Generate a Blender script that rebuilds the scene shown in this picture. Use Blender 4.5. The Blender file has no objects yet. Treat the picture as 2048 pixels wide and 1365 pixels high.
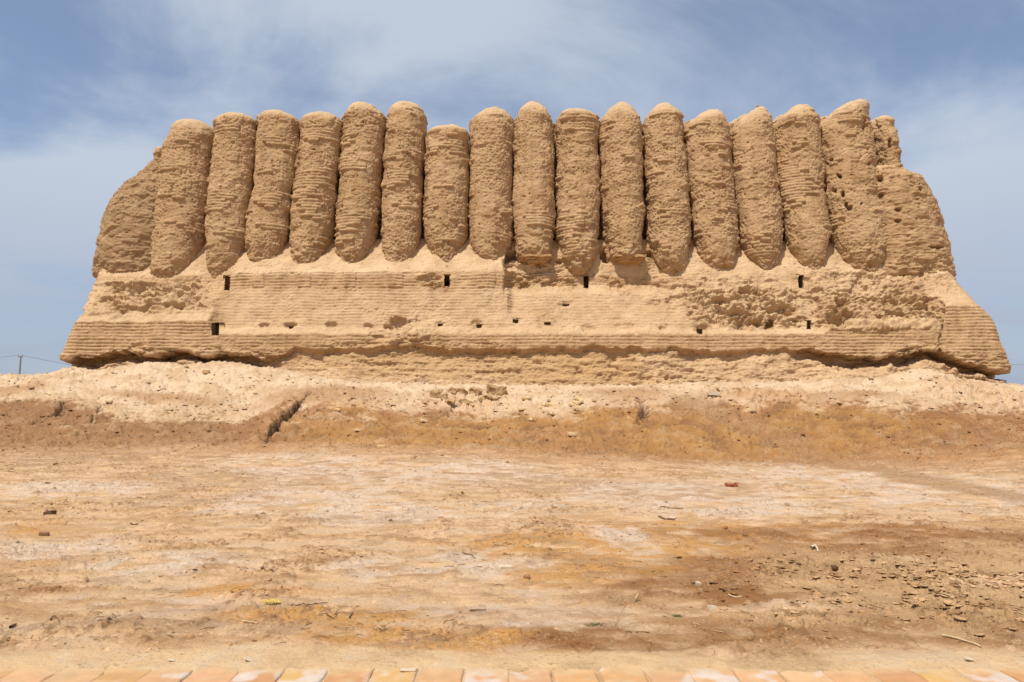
import bpy, math, random
import numpy as np
random.seed(7); RNG = np.random.default_rng(7)
SC = bpy.context.scene
COL = SC.collection

# ------------------------------------------------------------------ camera model
F, CX, CY, HC = 1365.0, 1024.0, 682.5, 1.65
TH = math.atan(0.108); CT, ST = math.cos(TH), math.sin(TH)
def ray(px, py):
    a = (np.asarray(px, float)-CX)/F; b = (CY-np.asarray(py, float))/F
    return a, CT-b*ST, ST+b*CT
def zray(py, Y):
    a, dy, dz = ray(CX, py); return HC+np.asarray(Y)*dz/dy
def xray(px, py, Y):
    a, dy, dz = ray(px, py); return a*np.asarray(Y)/dy
def L(px, pts):
    return np.interp(px, [p[0] for p in pts], [p[1] for p in pts])
def sst(a, b, x):
    t = np.clip((x-a)/(b-a), 0, 1); return t*t*(3-2*t)

# ------------------------------------------------------------------ noise (numpy)
_p = np.random.default_rng(3).permutation(256).astype(np.int32); PERM = np.concatenate([_p, _p, _p])
_g = np.random.default_rng(4).normal(size=(256, 3)); GR = (_g/np.linalg.norm(_g, axis=1)[:, None]).astype(np.float32)
def pn(x, y, z):
    x = np.asarray(x, np.float32); y = np.broadcast_to(np.asarray(y, np.float32), x.shape); z = np.broadcast_to(np.asarray(z, np.float32), x.shape)
    xi = np.floor(x); yi = np.floor(y); zi = np.floor(z)
    fx, fy, fz = x-xi, y-yi, z-zi
    X = xi.astype(np.int32) & 255; Y = yi.astype(np.int32) & 255; Z = zi.astype(np.int32) & 255
    u = fx*fx*fx*(fx*(fx*6-15)+10); v = fy*fy*fy*(fy*(fy*6-15)+10); w = fz*fz*fz*(fz*(fz*6-15)+10)
    res = 0
    for dx in (0, 1):
        A = PERM[X+dx]; wx = u if dx else 1-u
        for dy in (0, 1):
            B = PERM[A+((Y+dy) & 255)]; wy = v if dy else 1-v
            for dz in (0, 1):
                g = GR[PERM[B+((Z+dz) & 255)]]; wz = w if dz else 1-w
                res = res+wx*wy*wz*(g[..., 0]*(fx-dx)+g[..., 1]*(fy-dy)+g[..., 2]*(fz-dz))
    return res*1.6
def fbm(x, y, z, o=4, s=0.0, gain=.5):
    r = 0; a = 1.0; k = 1.0
    for i in range(o):
        r = r+a*pn(x*k+s+i*17.3, y*k+s*1.7-i*9.1, z*k-s*.6+i*5.7); a *= gain; k *= 2.03
    return r
def hsh(i, j, s=0):
    i = np.asarray(i).astype(np.int64); j = np.asarray(j).astype(np.int64)
    n = (i*374761393+j*668265263+s*974634777) & 0xffffffff
    n = ((n ^ (n >> 13))*1274126177) & 0xffffffff
    n = ((n ^ (n >> 16))*2246822519) & 0xffffffff
    return ((n ^ (n >> 15)) & 0xffffff)/float(0xffffff)
def worley(x, y, s=0):
    xi = np.floor(x); yi = np.floor(y)
    f1 = np.full(x.shape, 9.0); f2 = np.full(x.shape, 9.0); idr = np.zeros(x.shape); cx = np.zeros(x.shape); cy = np.zeros(x.shape)
    for i in (-1, 0, 1):
        for j in (-1, 0, 1):
            px = xi+i+.1+.8*hsh(xi+i, yi+j, s); py = yi+j+.1+.8*hsh(xi+i, yi+j, s+5)
            d = np.hypot(px-x, py-y); r = hsh(xi+i, yi+j, s+11)
            n = d < f1
            f2 = np.where(n, f1, np.minimum(f2, d)); idr = np.where(n, r, idr)
            cx = np.where(n, px, cx); cy = np.where(n, py, cy); f1 = np.where(n, d, f1)
    return f1, f2, idr, cx-x, cy-y

# ------------------------------------------------------------------ materials
def mat(name, base=None, attr=True, nscale=7.0, namt=.22, bump=.25, bscale=22.0, rough=.95, fine=90.0):
    m = bpy.data.materials.new(name); m.use_nodes = True
    nt = m.node_tree; N = nt.nodes; N.clear(); K = nt.links
    out = N.new('ShaderNodeOutputMaterial'); b = N.new('ShaderNodeBsdfPrincipled'); K.new(b.outputs[0], out.inputs[0])
    b.inputs['Roughness'].default_value = rough; b.inputs['Specular IOR Level'].default_value = .12
    geo = N.new('ShaderNodeNewGeometry')
    n1 = N.new('ShaderNodeTexNoise'); n1.inputs['Scale'].default_value = nscale; n1.inputs['Detail'].default_value = 6; n1.inputs['Roughness'].default_value = .65
    n2 = N.new('ShaderNodeTexNoise'); n2.inputs['Scale'].default_value = fine; n2.inputs['Detail'].default_value = 3
    K.new(geo.outputs['Position'], n1.inputs['Vector']); K.new(geo.outputs['Position'], n2.inputs['Vector'])
    mr = N.new('ShaderNodeMapRange'); mr.inputs[1].default_value = .25; mr.inputs[2].default_value = .75
    mr.inputs[3].default_value = 1-namt; mr.inputs[4].default_value = 1+namt; K.new(n1.outputs[0], mr.inputs[0])
    mr2 = N.new('ShaderNodeMapRange'); mr2.inputs[1].default_value = .25; mr2.inputs[2].default_value = .75
    mr2.inputs[3].default_value = 1-namt*.6; mr2.inputs[4].default_value = 1+namt*.6; K.new(n2.outputs[0], mr2.inputs[0])
    mul = N.new('ShaderNodeMath'); mul.operation = 'MULTIPLY'; K.new(mr.outputs[0], mul.inputs[0]); K.new(mr2.outputs[0], mul.inputs[1])
    vm = N.new('ShaderNodeVectorMath'); vm.operation = 'SCALE'
    if attr:
        at = N.new('ShaderNodeAttribute'); at.attribute_name = 'tint'; K.new(at.outputs['Color'], vm.inputs[0])
    else:
        vm.inputs[0].default_value = base
    K.new(mul.outputs[0], vm.inputs['Scale']); K.new(vm.outputs[0], b.inputs['Base Color'])
    nb = N.new('ShaderNodeTexNoise'); nb.inputs['Scale'].default_value = bscale; nb.inputs['Detail'].default_value = 8; nb.inputs['Roughness'].default_value = .74
    K.new(geo.outputs['Position'], nb.inputs['Vector'])
    bp = N.new('ShaderNodeBump'); bp.inputs['Strength'].default_value = bump; bp.inputs['Distance'].default_value = .05
    K.new(nb.outputs[0], bp.inputs['Height']); K.new(bp.outputs[0], b.inputs['Normal'])
    return m
M_MUD = mat('weathered_mudbrick', nscale=2.2, namt=.13, bump=.85, bscale=13, fine=40)
M_EARTH = mat('dry_earth', nscale=3.0, namt=.12, bump=.8, bscale=11, fine=70)
def grit(m):
    nt = m.node_tree; N = nt.nodes; K = nt.links
    b = next(n for n in N if n.type == 'BSDF_PRINCIPLED'); src = b.inputs['Base Color'].links[0].from_socket
    geo = next(n for n in N if n.type == 'NEW_GEOMETRY')
    n0 = N.new('ShaderNodeTexNoise'); n0.inputs['Scale'].default_value = 34; n0.inputs['Detail'].default_value = 4; n0.inputs['Roughness'].default_value = .6
    nm = N.new('ShaderNodeTexNoise'); nm.inputs['Scale'].default_value = 1.7; nm.inputs['Detail'].default_value = 4
    K.new(geo.outputs['Position'], n0.inputs['Vector']); K.new(geo.outputs['Position'], nm.inputs['Vector'])
    ad = N.new('ShaderNodeMath'); ad.operation = 'MULTIPLY_ADD'; ad.inputs[1].default_value = .35; K.new(nm.outputs[0], ad.inputs[0]); K.new(n0.outputs[0], ad.inputs[2])
    r = N.new('ShaderNodeMapRange'); r.interpolation_type = 'SMOOTHSTEP'; r.inputs[1].default_value = .76; r.inputs[2].default_value = .88; r.inputs[3].default_value = 0; r.inputs[4].default_value = .55; K.new(ad.outputs[0], r.inputs[0])
    mx = N.new('ShaderNodeMix'); mx.data_type = 'RGBA'; K.new(r.outputs[0], mx.inputs[0]); K.new(src, mx.inputs[6]); mx.inputs[7].default_value = (.25, .138, .062, 1)
    r2 = N.new('ShaderNodeMapRange'); r2.interpolation_type = 'SMOOTHSTEP'; r2.inputs[1].default_value = .60; r2.inputs[2].default_value = .50; r2.inputs[3].default_value = 0; r2.inputs[4].default_value = .45; K.new(ad.outputs[0], r2.inputs[0])
    mx2 = N.new('ShaderNodeMix'); mx2.data_type = 'RGBA'; K.new(r2.outputs[0], mx2.inputs[0]); K.new(mx.outputs[2], mx2.inputs[6]); mx2.inputs[7].default_value = (.66, .47, .29, 1)
    K.new(mx2.outputs[2], b.inputs['Base Color'])
grit(M_EARTH)
M_PAVER = mat('fired_brick_paving', nscale=9, namt=.12, bump=.15, bscale=60, fine=120)
M_BRICK = mat('loose_brick', nscale=8, namt=.15, bump=.4, bscale=30)
M_TWIG = mat('dry_twig', attr=False, base=(.17, .10, .055), nscale=20, namt=.3)
M_STRAW = mat('pale_straw', attr=False, base=(.52, .38, .22), nscale=20, namt=.2)
M_PALE = mat('bleached_scrap', attr=False, base=(.58, .47, .34), nscale=20, namt=.1)
M_STONE = mat('dark_clod', attr=False, base=(.12, .06, .03), nscale=12, namt=.3)
M_RED = mat('red_sherd', attr=False, base=(.27, .08, .04), nscale=12, namt=.2)
M_METAL = mat('grey_pole_paint', attr=False, base=(.22, .21, .22), nscale=2, namt=.1, bump=0)
M_DARK = mat('dark_wire', attr=False, base=(.10, .10, .11), nscale=2, namt=.1, bump=0)
M_GREEN = mat('small_green_weed', attr=False, base=(.13, .13, .045), nscale=20, namt=.3)

# ------------------------------------------------------------------ mesh helpers
def tag(o, label=None, cat=None, group=None, kind=None):
    if label: o['label'] = label
    if cat: o['category'] = cat
    if group: o['group'] = group
    if kind: o['kind'] = kind
    return o
def mesh_obj(name, verts, faces, m, parent=None, tint=None, smooth=True):
    """faces: (n,4) int array or list of lists"""
    me = bpy.data.meshes.new(name)
    V = np.asarray(verts, np.float32).reshape(-1, 3)
    if isinstance(faces, np.ndarray):
        me.vertices.add(len(V)); me.vertices.foreach_set('co', V.ravel())
        nf, k = faces.shape
        me.loops.add(nf*k); me.loops.foreach_set('vertex_index', faces.astype(np.int32).ravel())
        me.polygons.add(nf); me.polygons.foreach_set('loop_start', np.arange(0, nf*k, k, dtype=np.int32))
        me.polygons.foreach_set('loop_total', np.full(nf, k, np.int32))
        me.update(calc_edges=True)
    else:
        me.from_pydata(V.tolist(), [], [list(f) for f in faces]); me.update()
    if tint is not None:
        a = me.attributes.new('tint', 'FLOAT_COLOR', 'POINT')
        t = np.ones((len(V), 4), np.float32); t[:, :3] = np.asarray(tint, np.float32).reshape(-1, 3) if np.ndim(tint) > 1 else np.asarray(tint, np.float32)
        a.data.foreach_set('color', t.ravel())
    me.polygons.foreach_set('use_smooth', np.full(len(me.polygons), smooth))
    me.materials.append(m)
    o = bpy.data.objects.new(name, me); COL.objects.link(o)
    if parent: o.parent = parent
    return o
def grid_faces(r, c, wrap=False, mask=None, off=0, flip=False):
    i = np.arange(r-1)[:, None]; j = np.arange(c if wrap else c-1)[None, :]
    a = i*c+j; b = i*c+(j+1) % c; d = (i+1)*c+j; e = (i+1)*c+(j+1) % c
    f = np.stack([a, b, e, d] if not flip else [a, d, e, b], -1)
    if mask is not None: return f[mask]+off
    return f.reshape(-1, 4)+off
def grid_normals(P, wrap=False):
    if wrap:
        du = np.roll(P, -1, 1)-np.roll(P, 1, 1)
    else:
        du = np.gradient(P, axis=1)
    dv = np.gradient(P, axis=0)
    n = np.cross(du, dv); return n/(np.linalg.norm(n, axis=2, keepdims=True)+1e-9)

# ------------------------------------------------------------------ mudbrick relief
BH, BW = .138, .40
def relief(u, v, P, crisp, rough, seed, patchy=1.0):
    x, y, z = P[..., 0], P[..., 1], P[..., 2]
    big = fbm(x*.55, y*.55, z*.4, 3, seed)*.10
    lump = fbm(x*1.7, y*1.7, z*2.2, 4, seed+3)*.036
    vv = v+.028*pn(u*.7, v*.4, seed)+.010*pn(u*3.1, v*2., seed+2)
    row = np.floor(vv/BH); fr = vv/BH-row
    uu = u+.05*pn(u*1.3, v*1.7, seed+9)
    cof = hsh(row, row*0, 77)
    colm = np.floor(uu/BW+cof); fc = uu/BW+cof-colm
    r1 = hsh(row, colm, int(seed*10) % 997); rr = hsh(row, row*0+5, int(seed*10) % 991)
    # which bricks still stand proud of the eroded face: decided per brick from smooth noise
    uc = (colm-cof+.5)*BW; vc = (row+.5)*BH
    pt = fbm(uc*.55, vc*1.0, np.full(u.shape, seed*.37, np.float32), 2, seed+21)+.35*(r1-.5)
    proud = sst(.385, .415, pt)*patchy*sst(7.6, 9.2, v)
    edge = np.abs(2*fr-1)
    face = 1-edge**3.2
    vj = 1-np.abs(2*fc-1)**9
    prof = face*(.66+.34*vj)
    c = np.clip(crisp*(1-.55*sst(.05, .6, fbm(x*1.3, y*1.3, z*2.2, 3, seed+13)))+proud*.8, 0, 1)
    d = big+lump*(1-.55*c)
    d = d+c*(.052*(prof-1)+.016*(rr-.5)+.012*(r1-.5))
    d = d+proud*(.078+.03*(r1-.5))
    # general eroded brick dashes
    er = (1-c)*(1-rough)*(.015*(prof-1)*sst(-.35, .4, fbm(x*.9, y*.9, z*.9, 2, seed+31))+.007*(r1-.5)*sst(-.1, .6, pn(x*1.3, y*1.3, z*2+seed)))
    d = d+er
    fine = fbm(x*9.0, y*9.0, z*9.5, 3, seed+41, .68)
    d = d+fine*(.021+.024*rough)*(.45+.9*sst(-.4, .4, pn(x*.7, y*.7, z*.55+seed)))*(1-.75*c)
    lumpy = np.maximum(0, fbm(x*4.6, y*4.6, z*7.4, 2, seed+45)-.2)
    d = d+lumpy*.028*(1-.9*c)*sst(-.5, .2, pn(x*.8, y*.8, z*.8+seed))
    pit = np.maximum(0, fbm(x*3.2, y*3.2, z*4.2, 3, seed+51)-.42)
    d = d-pit*.16*(.35+rough)*(1-.8*c)
    pk = np.maximum(0, fbm(x*6.5, y*6.5, z*7.5, 2, seed+55)-.66)
    d = d-pk*.30*(1-.85*c)*(1-.6*(v < 7.7))
    # rubble: stepped broken chunks
    rb = np.maximum(rough-.0, 0)
    wx = .30*pn(u*1.5, v*1.5, seed+62); wz = .30*pn(u*1.5, v*1.5, seed+66)
    wk = worley(u*1.5+wx, v*2.3+wz, 3); wk2 = worley(u*3.4+wx, v*5.0+wz, 7)
    d = d+rb*((wk[2]-.5)*.24*sst(0, .16, wk[1]-wk[0])+(wk2[2]-.5)*.11*sst(0, .2, wk2[1]-wk2[0])-.05*np.abs(fbm(x*1.2, y*1.2, z*1.7, 3, seed+61)))
    return d
MUD_A = np.array([.480, .312, .172]); MUD_B = np.array([.375, .230, .112]); MUD_C = np.array([.60, .43, .265])
def mud_tint(P, seed, slip=None, clay=None):
    x, y, z = P[..., 0], P[..., 1], P[..., 2]
    t = np.clip(.5+.75*fbm(x*.5, y*.5, z*.7, 4, seed+70), 0, 1)[..., None]
    c = MUD_A*(1-t*.55)+MUD_B*(t*.55)
    q = np.clip(fbm(x*2.5, y*2.5, z*7, 3, seed+80), 0, 1)[..., None]
    c = c*(1-.35*q)+MUD_C*.35*q
    rs = sst(.12, .55, fbm(x*3.2, y*3.2, z*.28, 3, seed+90))[..., None]
    c = c*(1-.16*rs*np.array([.8, 1., 1.15]))
    if slip is not None:
        s = np.clip(slip, 0, 1)[..., None]; c = c*(1-s)+MUD_C*s
    if clay is not None:
        s = np.clip(clay, 0, 1)[..., None]; c = c*(1-s)+np.array([.42, .255, .110])*s
    return c

# ------------------------------------------------------------------ terrain
K1 = [(-600, 900), (0, 896), (300, 890), (540, 884), (750, 880), (1000, 892), (1250, 915), (1500, 925), (1700, 915), (1850, 890), (2048, 880), (2600, 880)]
K2 = [(-600, 806), (0, 806), (150, 806), (300, 818), (420, 836), (520, 848), (600, 800), (680, 805), (760, 812), (850, 826), (950, 834), (1050, 815), (1200, 800), (1400, 798), (1700, 806), (1900, 816), (2048, 836), (2600, 840)]
K3 = [(-600, 765), (-80, 752), (0, 752), (40, 747), (75, 737), (108, 736), (125, 746), (200, 736), (250, 725), (290, 728), (330, 735), (375, 725), (410, 724), (450, 732), (520, 740), (600, 754), (700, 762), (800, 765), (1000, 770), (1200, 772), (1400, 768), (1600, 764), (1800, 757), (1870, 742), (1900, 738), (1930, 745), (1980, 757), (2028, 764), (2100, 772), (2600, 800)]
GX = np.arange(-70, 70.01, .25); GY = np.arange(0, 90.01, .1)
def _build_ground():
    px = 1024+GX*F/26.0
    H = np.zeros((len(GY), len(GX)))
    z1 = zray(L(px, K1), 21.5); z2 = zray(L(px, K2), 24.6); z3 = zray(L(px, K3), 27.5)
    far = sst(24, 60, np.abs(GX))
    z1 = z1*(1-far)+.2*far; z2 = z2*(1-far)+.6*far; z3 = z3*(1-far)+.7*far
    for i in range(len(GX)):
        xs = [0, 5.2, 9, 14, 18, 21.5, 24.6, 27.5, 29.5, 56, 78, 90]
        zs = [0, 0, .03, .14*z1[i]/.5, .55*z1[i], z1[i], z2[i], z3[i], z3[i]+.02, z3[i], 0, 0]
        H[:, i] = np.interp(GY, xs, zs)
    k = np.array([1, 2, 3, 4, 3, 2, 1.]); k /= k.sum()
    for _ in range(2):
        H = np.apply_along_axis(lambda a: np.convolve(np.pad(a, 3, 'edge'), k, 'valid'), 0, H)
    k2 = np.array([1, 2, 1.])/4
    for _ in range(3):
        H = np.apply_along_axis(lambda a: np.convolve(np.pad(a, 1, 'edge'), k2, 'valid'), 1, H)
    return H
GH = _build_ground()
def h0(x, y):
    x = np.asarray(x, float); y = np.asarray(y, float)
    fx = np.clip((x-GX[0])/.25, 0, len(GX)-1.001); fy = np.clip((y-GY[0])/.1, 0, len(GY)-1.001)
    i = fx.astype(int); j = fy.astype(int); a = fx-i; b = fy-j
    return (GH[j, i]*(1-a)+GH[j, i+1]*a)*(1-b)+(GH[j+1, i]*(1-a)+GH[j+1, i+1]*a)*b
def g_at(px, py):
    """first ground point met by the sight line through a photo point"""
    Y = np.concatenate([np.arange(3, 12, .02), np.arange(12, 60, .02)])
    a, dy, dz = ray(px, py)
    X = a*Y/dy; Z = HC+Y*dz/dy
    k = np.argmax(Z <= h0(X, Y))
    return float(X[k]), float(Y[k])
def blob(x, y, px, py, rx, ry, warp, soft=.45):
    cx, cy = g_at(px, py); _, ya = g_at(px, py-ry); _, yb = g_at(px, py+ry)
    wx = rx*cy/F; wy = max((ya-yb)/2, .05); cy = (ya+yb)/2
    d = np.sqrt(((x-cx)/wx)**2+((y-cy)/wy)**2)+warp
    return 1-sst(1-soft, 1+soft, d)
def seg_d(x, y, pts):
    best = np.full(x.shape, 1e9); par = np.zeros(x.shape); n = len(pts)-1
    for k in range(n):
        (ax, ay), (bx, by) = pts[k], pts[k+1]
        dx, dy = bx-ax, by-ay; t = np.clip(((x-ax)*dx+(y-ay)*dy)/(dx*dx+dy*dy), 0, 1)
        d = np.hypot(x-ax-t*dx, y-ay-t*dy); m = d < best
        best = np.where(m, d, best); par = np.where(m, (k+t)/n, par)
    return best, par
YF = g_at(1024, 1340)[1]
GULLY = [g_at(*p) for p in [(536, 882), (545, 862), (556, 845), (572, 828), (592, 812), (603, 796), (625, 782)]]
GULLY2 = [g_at(*p) for p in [(1276, 848), (1283, 835), (1287, 822), (1283, 808)]]
GULLY3 = [g_at(*p) for p in [(66, 850), (110, 835), (122, 818), (128, 806)]]
GULLY4 = [g_at(*p) for p in [(185, 850), (195, 830), (205, 810)]]
TRACK = [g_at(*p) for p in [(1380, 805), (1480, 850), (1600, 900), (1740, 940), (1900, 975), (2120, 1010)]]
def ground_fields(x, y):
    """height detail and earth colour at world x, y (arrays)"""
    hh = h0(x, y); yo = y; y = y+1.7*hh
    w1 = fbm(x*.35, y*.35, x*0, 4, 1.0); w2 = fbm(x*1.1, y*1.1, x*0, 4, 7.0)
    wf = fbm(x*2.4, y*3.4, x*0, 4, 15.0, .6)
    warp = .45*w1+.35*w2+.15*wf
    near = sst(40, 25, yo)
    px = 1024+x*F/26.0
    # zones across the rise
    yb = yo+.75*w2+.35*wf+1.0*w1
    bank = sst(17.9, 22.3, yb+.5*wf)*(1-sst(23.7, 25.1, yb+.5*wf))
    talus = sst(23.8, 25.2, yb+.5*wf)
    rough_band = sst(18.5, 22., yo)
    t = lambda lst, soft=.45: np.clip(sum(blob(x, yo, *b, warp, soft) for b in lst), 0, 1)
    salt = t([(600, 925, 200, 22), (900, 950, 220, 28), (1060, 1020, 140, 22), (90, 1105, 170, 30), (300, 1135, 190, 26), (590, 1010, 160, 36), (1270, 985, 160, 20), (1700, 965, 280, 30), (1930, 1000, 200, 26), (1420, 1020, 200, 20), (850, 1135, 170, 22), (1000, 1215, 150, 24), (1150, 1245, 150, 18), (240, 1205, 110, 16), (100, 985, 170, 20), (760, 1035, 160, 25), (1560, 1000, 200, 15), (1240, 1080, 60, 25)])
    ochre = t([(1080, 1098, 190, 20), (1440, 1072, 270, 24), (1350, 1112, 150, 26), (1000, 1292, 230, 26), (1700, 1070, 240, 14), (640, 1240, 180, 16), (480, 1190, 120, 12), (760, 1275, 130, 14), (850, 870, 260, 26), (1400, 880, 260, 40), (1120, 845, 200, 25), (700, 800, 80, 25), (1650, 860, 200, 40), (60, 1060, 60, 15), (1230, 1150, 160, 20)])
    brown = t([(1450, 1278, 380, 32), (1600, 1170, 230, 34), (1700, 1074, 380, 16), (1400, 1200, 170, 24), (1900, 1255, 260, 40), (65, 1190, 80, 9), (1540, 1132, 170, 14), (1950, 1085, 160, 12), (1250, 1290, 200, 22), (1840, 1110, 260, 20)])
    grey = t([(1100, 970, 220, 26), (450, 955, 280, 20), (1350, 985, 170, 18), (500, 1232, 180, 16), (330, 1255, 190, 14), (650, 1045, 200, 14), (150, 920, 160, 14), (950, 1270, 130, 10), (1500, 1150, 140, 14), (360, 1005, 160, 16)])
    mud = t([(1780, 1150, 270, 40), (1900, 1220, 260, 55), (1620, 1250, 150, 22), (1980, 1110, 100, 22)], .35)
    debris = t([(930, 820, 90, 30), (1990, 800, 110, 25), (1540, 800, 110, 16)], .5)
    # --- colours
    flat0 = 1-bank-talus
    S = lambda *v: np.array(v)
    tan, SAL, OCH, BRN, CRM, GRY = S(.56, .365, .213), S(.56, .44, .34), S(.45, .232, .074), S(.245, .112, .040), S(.575, .425, .29), S(.37, .25, .168)
    mix = lambda c, k, m: c*(1-np.clip(m, 0, 1)[..., None])+k*np.clip(m, 0, 1)[..., None]
    c = np.broadcast_to(tan, x.shape+(3,)).copy()
    streak = fbm(x*.9, y*2.4, x*0, 4, 23.0, .6)
    c = mix(c, S(.42, .245, .112), sst(-.05, .5, streak)*.75)
    c = mix(c, S(.50, .365, .255), sst(.1, .7, -streak)*.6)
    c = mix(c, GRY, grey*.75*sst(-.5, .35, wf))
    c = mix(c, OCH, ochre*.9*sst(-.7, .3, wf+.4*w2))
    c = mix(c, BRN, brown*.95*sst(-.95, .05, w2+.4*wf))
    rise = sst(12, 18, yo)*(1-bank-talus)
    c = mix(c, S(.33, .20, .112), np.clip(rise, 0, 1)*sst(-.05, .4, fbm(x*.8, y*3.4, x*0, 4, 87., .62))*.75)
    c = mix(c, S(.34, .20, .105), sst(.12, .5, fbm(x*1.5, y*2.6, x*0, 5, 93., .68))*np.clip(flat0, 0, 1)*.6)
    c = mix(c, SAL, salt*.85*sst(-.40, .30, -.45*wf+.6*w2))
    c = mix(c, S(.45, .28, .145), mud*.85)
    # speckled crumbs of darker crust
    sp = fbm(x*6, y*5.5, x*0, 3, 33.0, .66)
    spk = sst(.18, .55, sp)*sst(-.25, .5, w2+.3*streak)
    flat = 1-bank-talus
    c = mix(c, S(.25, .135, .065), spk*.75*np.clip(flat, 0, 1)*(1-salt*.5))
    wb = np.clip(.5+.8*w1+.4*w2, 0, 1)
    bcol = S(.30, .142, .060)[None]*(1-wb[..., None])+S(.42, .213, .088)[None]*wb[..., None]
    bcol = mix(bcol, S(.23, .118, .052), sst(.05, .5, fbm(x*.6, y*3.0, x*0, 4, 81.0, .6))*.7)
    left = (1-sst(480, 640, px))
    bcol = mix(bcol, S(.31, .165, .082), left*.75)
    bcol = mix(bcol, OCH*1.0, ochre*.7*sst(-.5, .3, w2+.5*wf))
    bcol = mix(bcol, S(.46, .30, .165), sst(.35, .75, w2-.6*streak+.25*wf)*.5)
    bcol = bcol*.80
    c = mix(c, bcol, bank*.95)
    stain = np.clip(sum(blob(x, yo, *b, warp, .6) for b in [(640, 790, 110, 18), (1250, 790, 90, 12), (1480, 792, 70, 10), (1600, 800, 90, 10), (1720, 790, 60, 8), (330, 800, 120, 10), (40, 780, 60, 10)]), 0, 1)
    tcol = mix(np.broadcast_to(CRM, x.shape+(3,)).copy(), S(.42, .27, .145), sst(-.1, .55, w2+.4*wf)*.6)
    tcol = mix(tcol, S(.36, .205, .10), stain*.8)
    c = mix(c, tcol, talus*(1-.6*debris))
    dt, _ = seg_d(x, yo, TRACK)
    c = mix(c, S(.30, .17, .082), (1-sst(.3, .95, dt+.25*w2))*.7)
    # dust strip along the paving
    strip = sst(YF+.31, YF+.17, yo+.16*w1+.09*w2+.09*wf)
    c = mix(c, S(.60, .405, .225), strip)
    c = mix(c, S(.42, .275, .145), strip*sst(.0, .5, w2+.5*wf)*.7)
    c = mix(c, S(.58, .46, .32), strip*sst(.1, .6, -w2+.4*sp)*.5)
    # --- relief
    amp = 1-strip*.8
    d = .05*fbm(x*.22, y*.22, x*0, 3, 2.0)*sst(5, 9, yo)
    d = d+amp*(.020*w2+.010*wf+.010*sp*sst(-.4, .5, w2)+.004*fbm(x*14, y*11, x*0, 3, 43.0, .6))
    crumbs = sst(.30, .62, fbm(x*7.5, y*6.0, x*0, 3, 47.0, .6))*sst(-.15, .45, w2+.4*w1)
    d = d+amp*crumbs*.030*(1-mud)
    # steps of flaked crust on the flat
    d = d+amp*.014*sst(.02, .10, streak+.35*sp)*sst(3, 8, yo)
    # bank and talus
    rb = rough_band*near
    d = d+rb*((.11-.06*talus)*w2+(.065-.03*talus)*wf+.026*sp*(1+1.0*talus)+.022*(1-talus)*sst(.0, .12, streak))
    d = d+rb*(.030*fbm(x*7.5, y*6.5, hh*3, 3, 57., .68)+.05*np.maximum(0, fbm(x*3.4, y*3.0, hh*2, 3, 63., .6)-.15))
    chunks = worley(x*2.6+w2*.3, y*2.1+wf*.2, 3)
    d = d+rb*talus*.05*sst(.45, .1, chunks[0])*(chunks[2] > .55)
    d = d+debris*(.16*np.abs(wf)+.14*sst(.5, .12, chunks[0])*chunks[2])
    ck = worley(x*1.15+.35*w2, y*.75+.35*w1, 8)
    d = d-bank*near*.12*sst(.045, .0, ck[1]-ck[0])*sst(-.25, .15, w1)
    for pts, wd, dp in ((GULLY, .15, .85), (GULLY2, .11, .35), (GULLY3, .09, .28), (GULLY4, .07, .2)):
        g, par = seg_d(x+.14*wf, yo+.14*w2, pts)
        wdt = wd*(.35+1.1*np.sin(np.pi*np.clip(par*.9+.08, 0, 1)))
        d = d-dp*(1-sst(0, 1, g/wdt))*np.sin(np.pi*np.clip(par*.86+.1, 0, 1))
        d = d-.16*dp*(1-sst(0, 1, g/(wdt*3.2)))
        c = mix(c, S(.11, .055, .028), (1-sst(.6, 1.3, g/wdt+.6*wf))*.9)  # damp soil tint, with the shade of the deep gully painted in too
    d = d-.06*(1-sst(.2, .8, dt))*rough_band
    # broken mud skin: shallow cracks and small torn-out hollows
    a = worley(x*6.5+.5*wf, y*4.4+.4*w2, 21); b2 = worley(x*9+.4*wf, y*6.5, 25)
    tear = sst(-.25, .25, w2+.6*wf+.15)
    pits = sst(.30, .16, a[0]+.12*wf)*(a[2] > .30)
    d = d+mud*tear*(.014*sst(.1, .5, a[0])+.014*(b2[2]-.5)*sst(.0, .1, b2[1]-b2[0])-.085*pits-.04*sst(.10, .02, b2[1]-b2[0])*(b2[2] > .3))
    thin = worley(x*2.3+.3*w2, y*2.0+.3*wf, 31)
    d = d-.016*sst(.035, .0, thin[1]-thin[0])*np.clip(brown+ochre*.4+.25*bank, 0, 1)
    thin2 = sst(.03, .0, thin[1]-thin[0])*np.clip(brown, 0, 1)
    c = mix(c, S(.17, .085, .035), thin2*.5)
    d = d*sst(YF-.05, YF+.25, yo)+.024*sst(YF-.11, YF+.05, yo+.05*w2+.05*wf)
    d = np.where(yo < YF-.22, -.09, d)
    return d, c
def gz(x, y):
    d, _ = ground_fields(np.atleast_1d(np.float64(x)), np.atleast_1d(np.float64(y)))
    return float(h0(x, y)+d[0])

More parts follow.
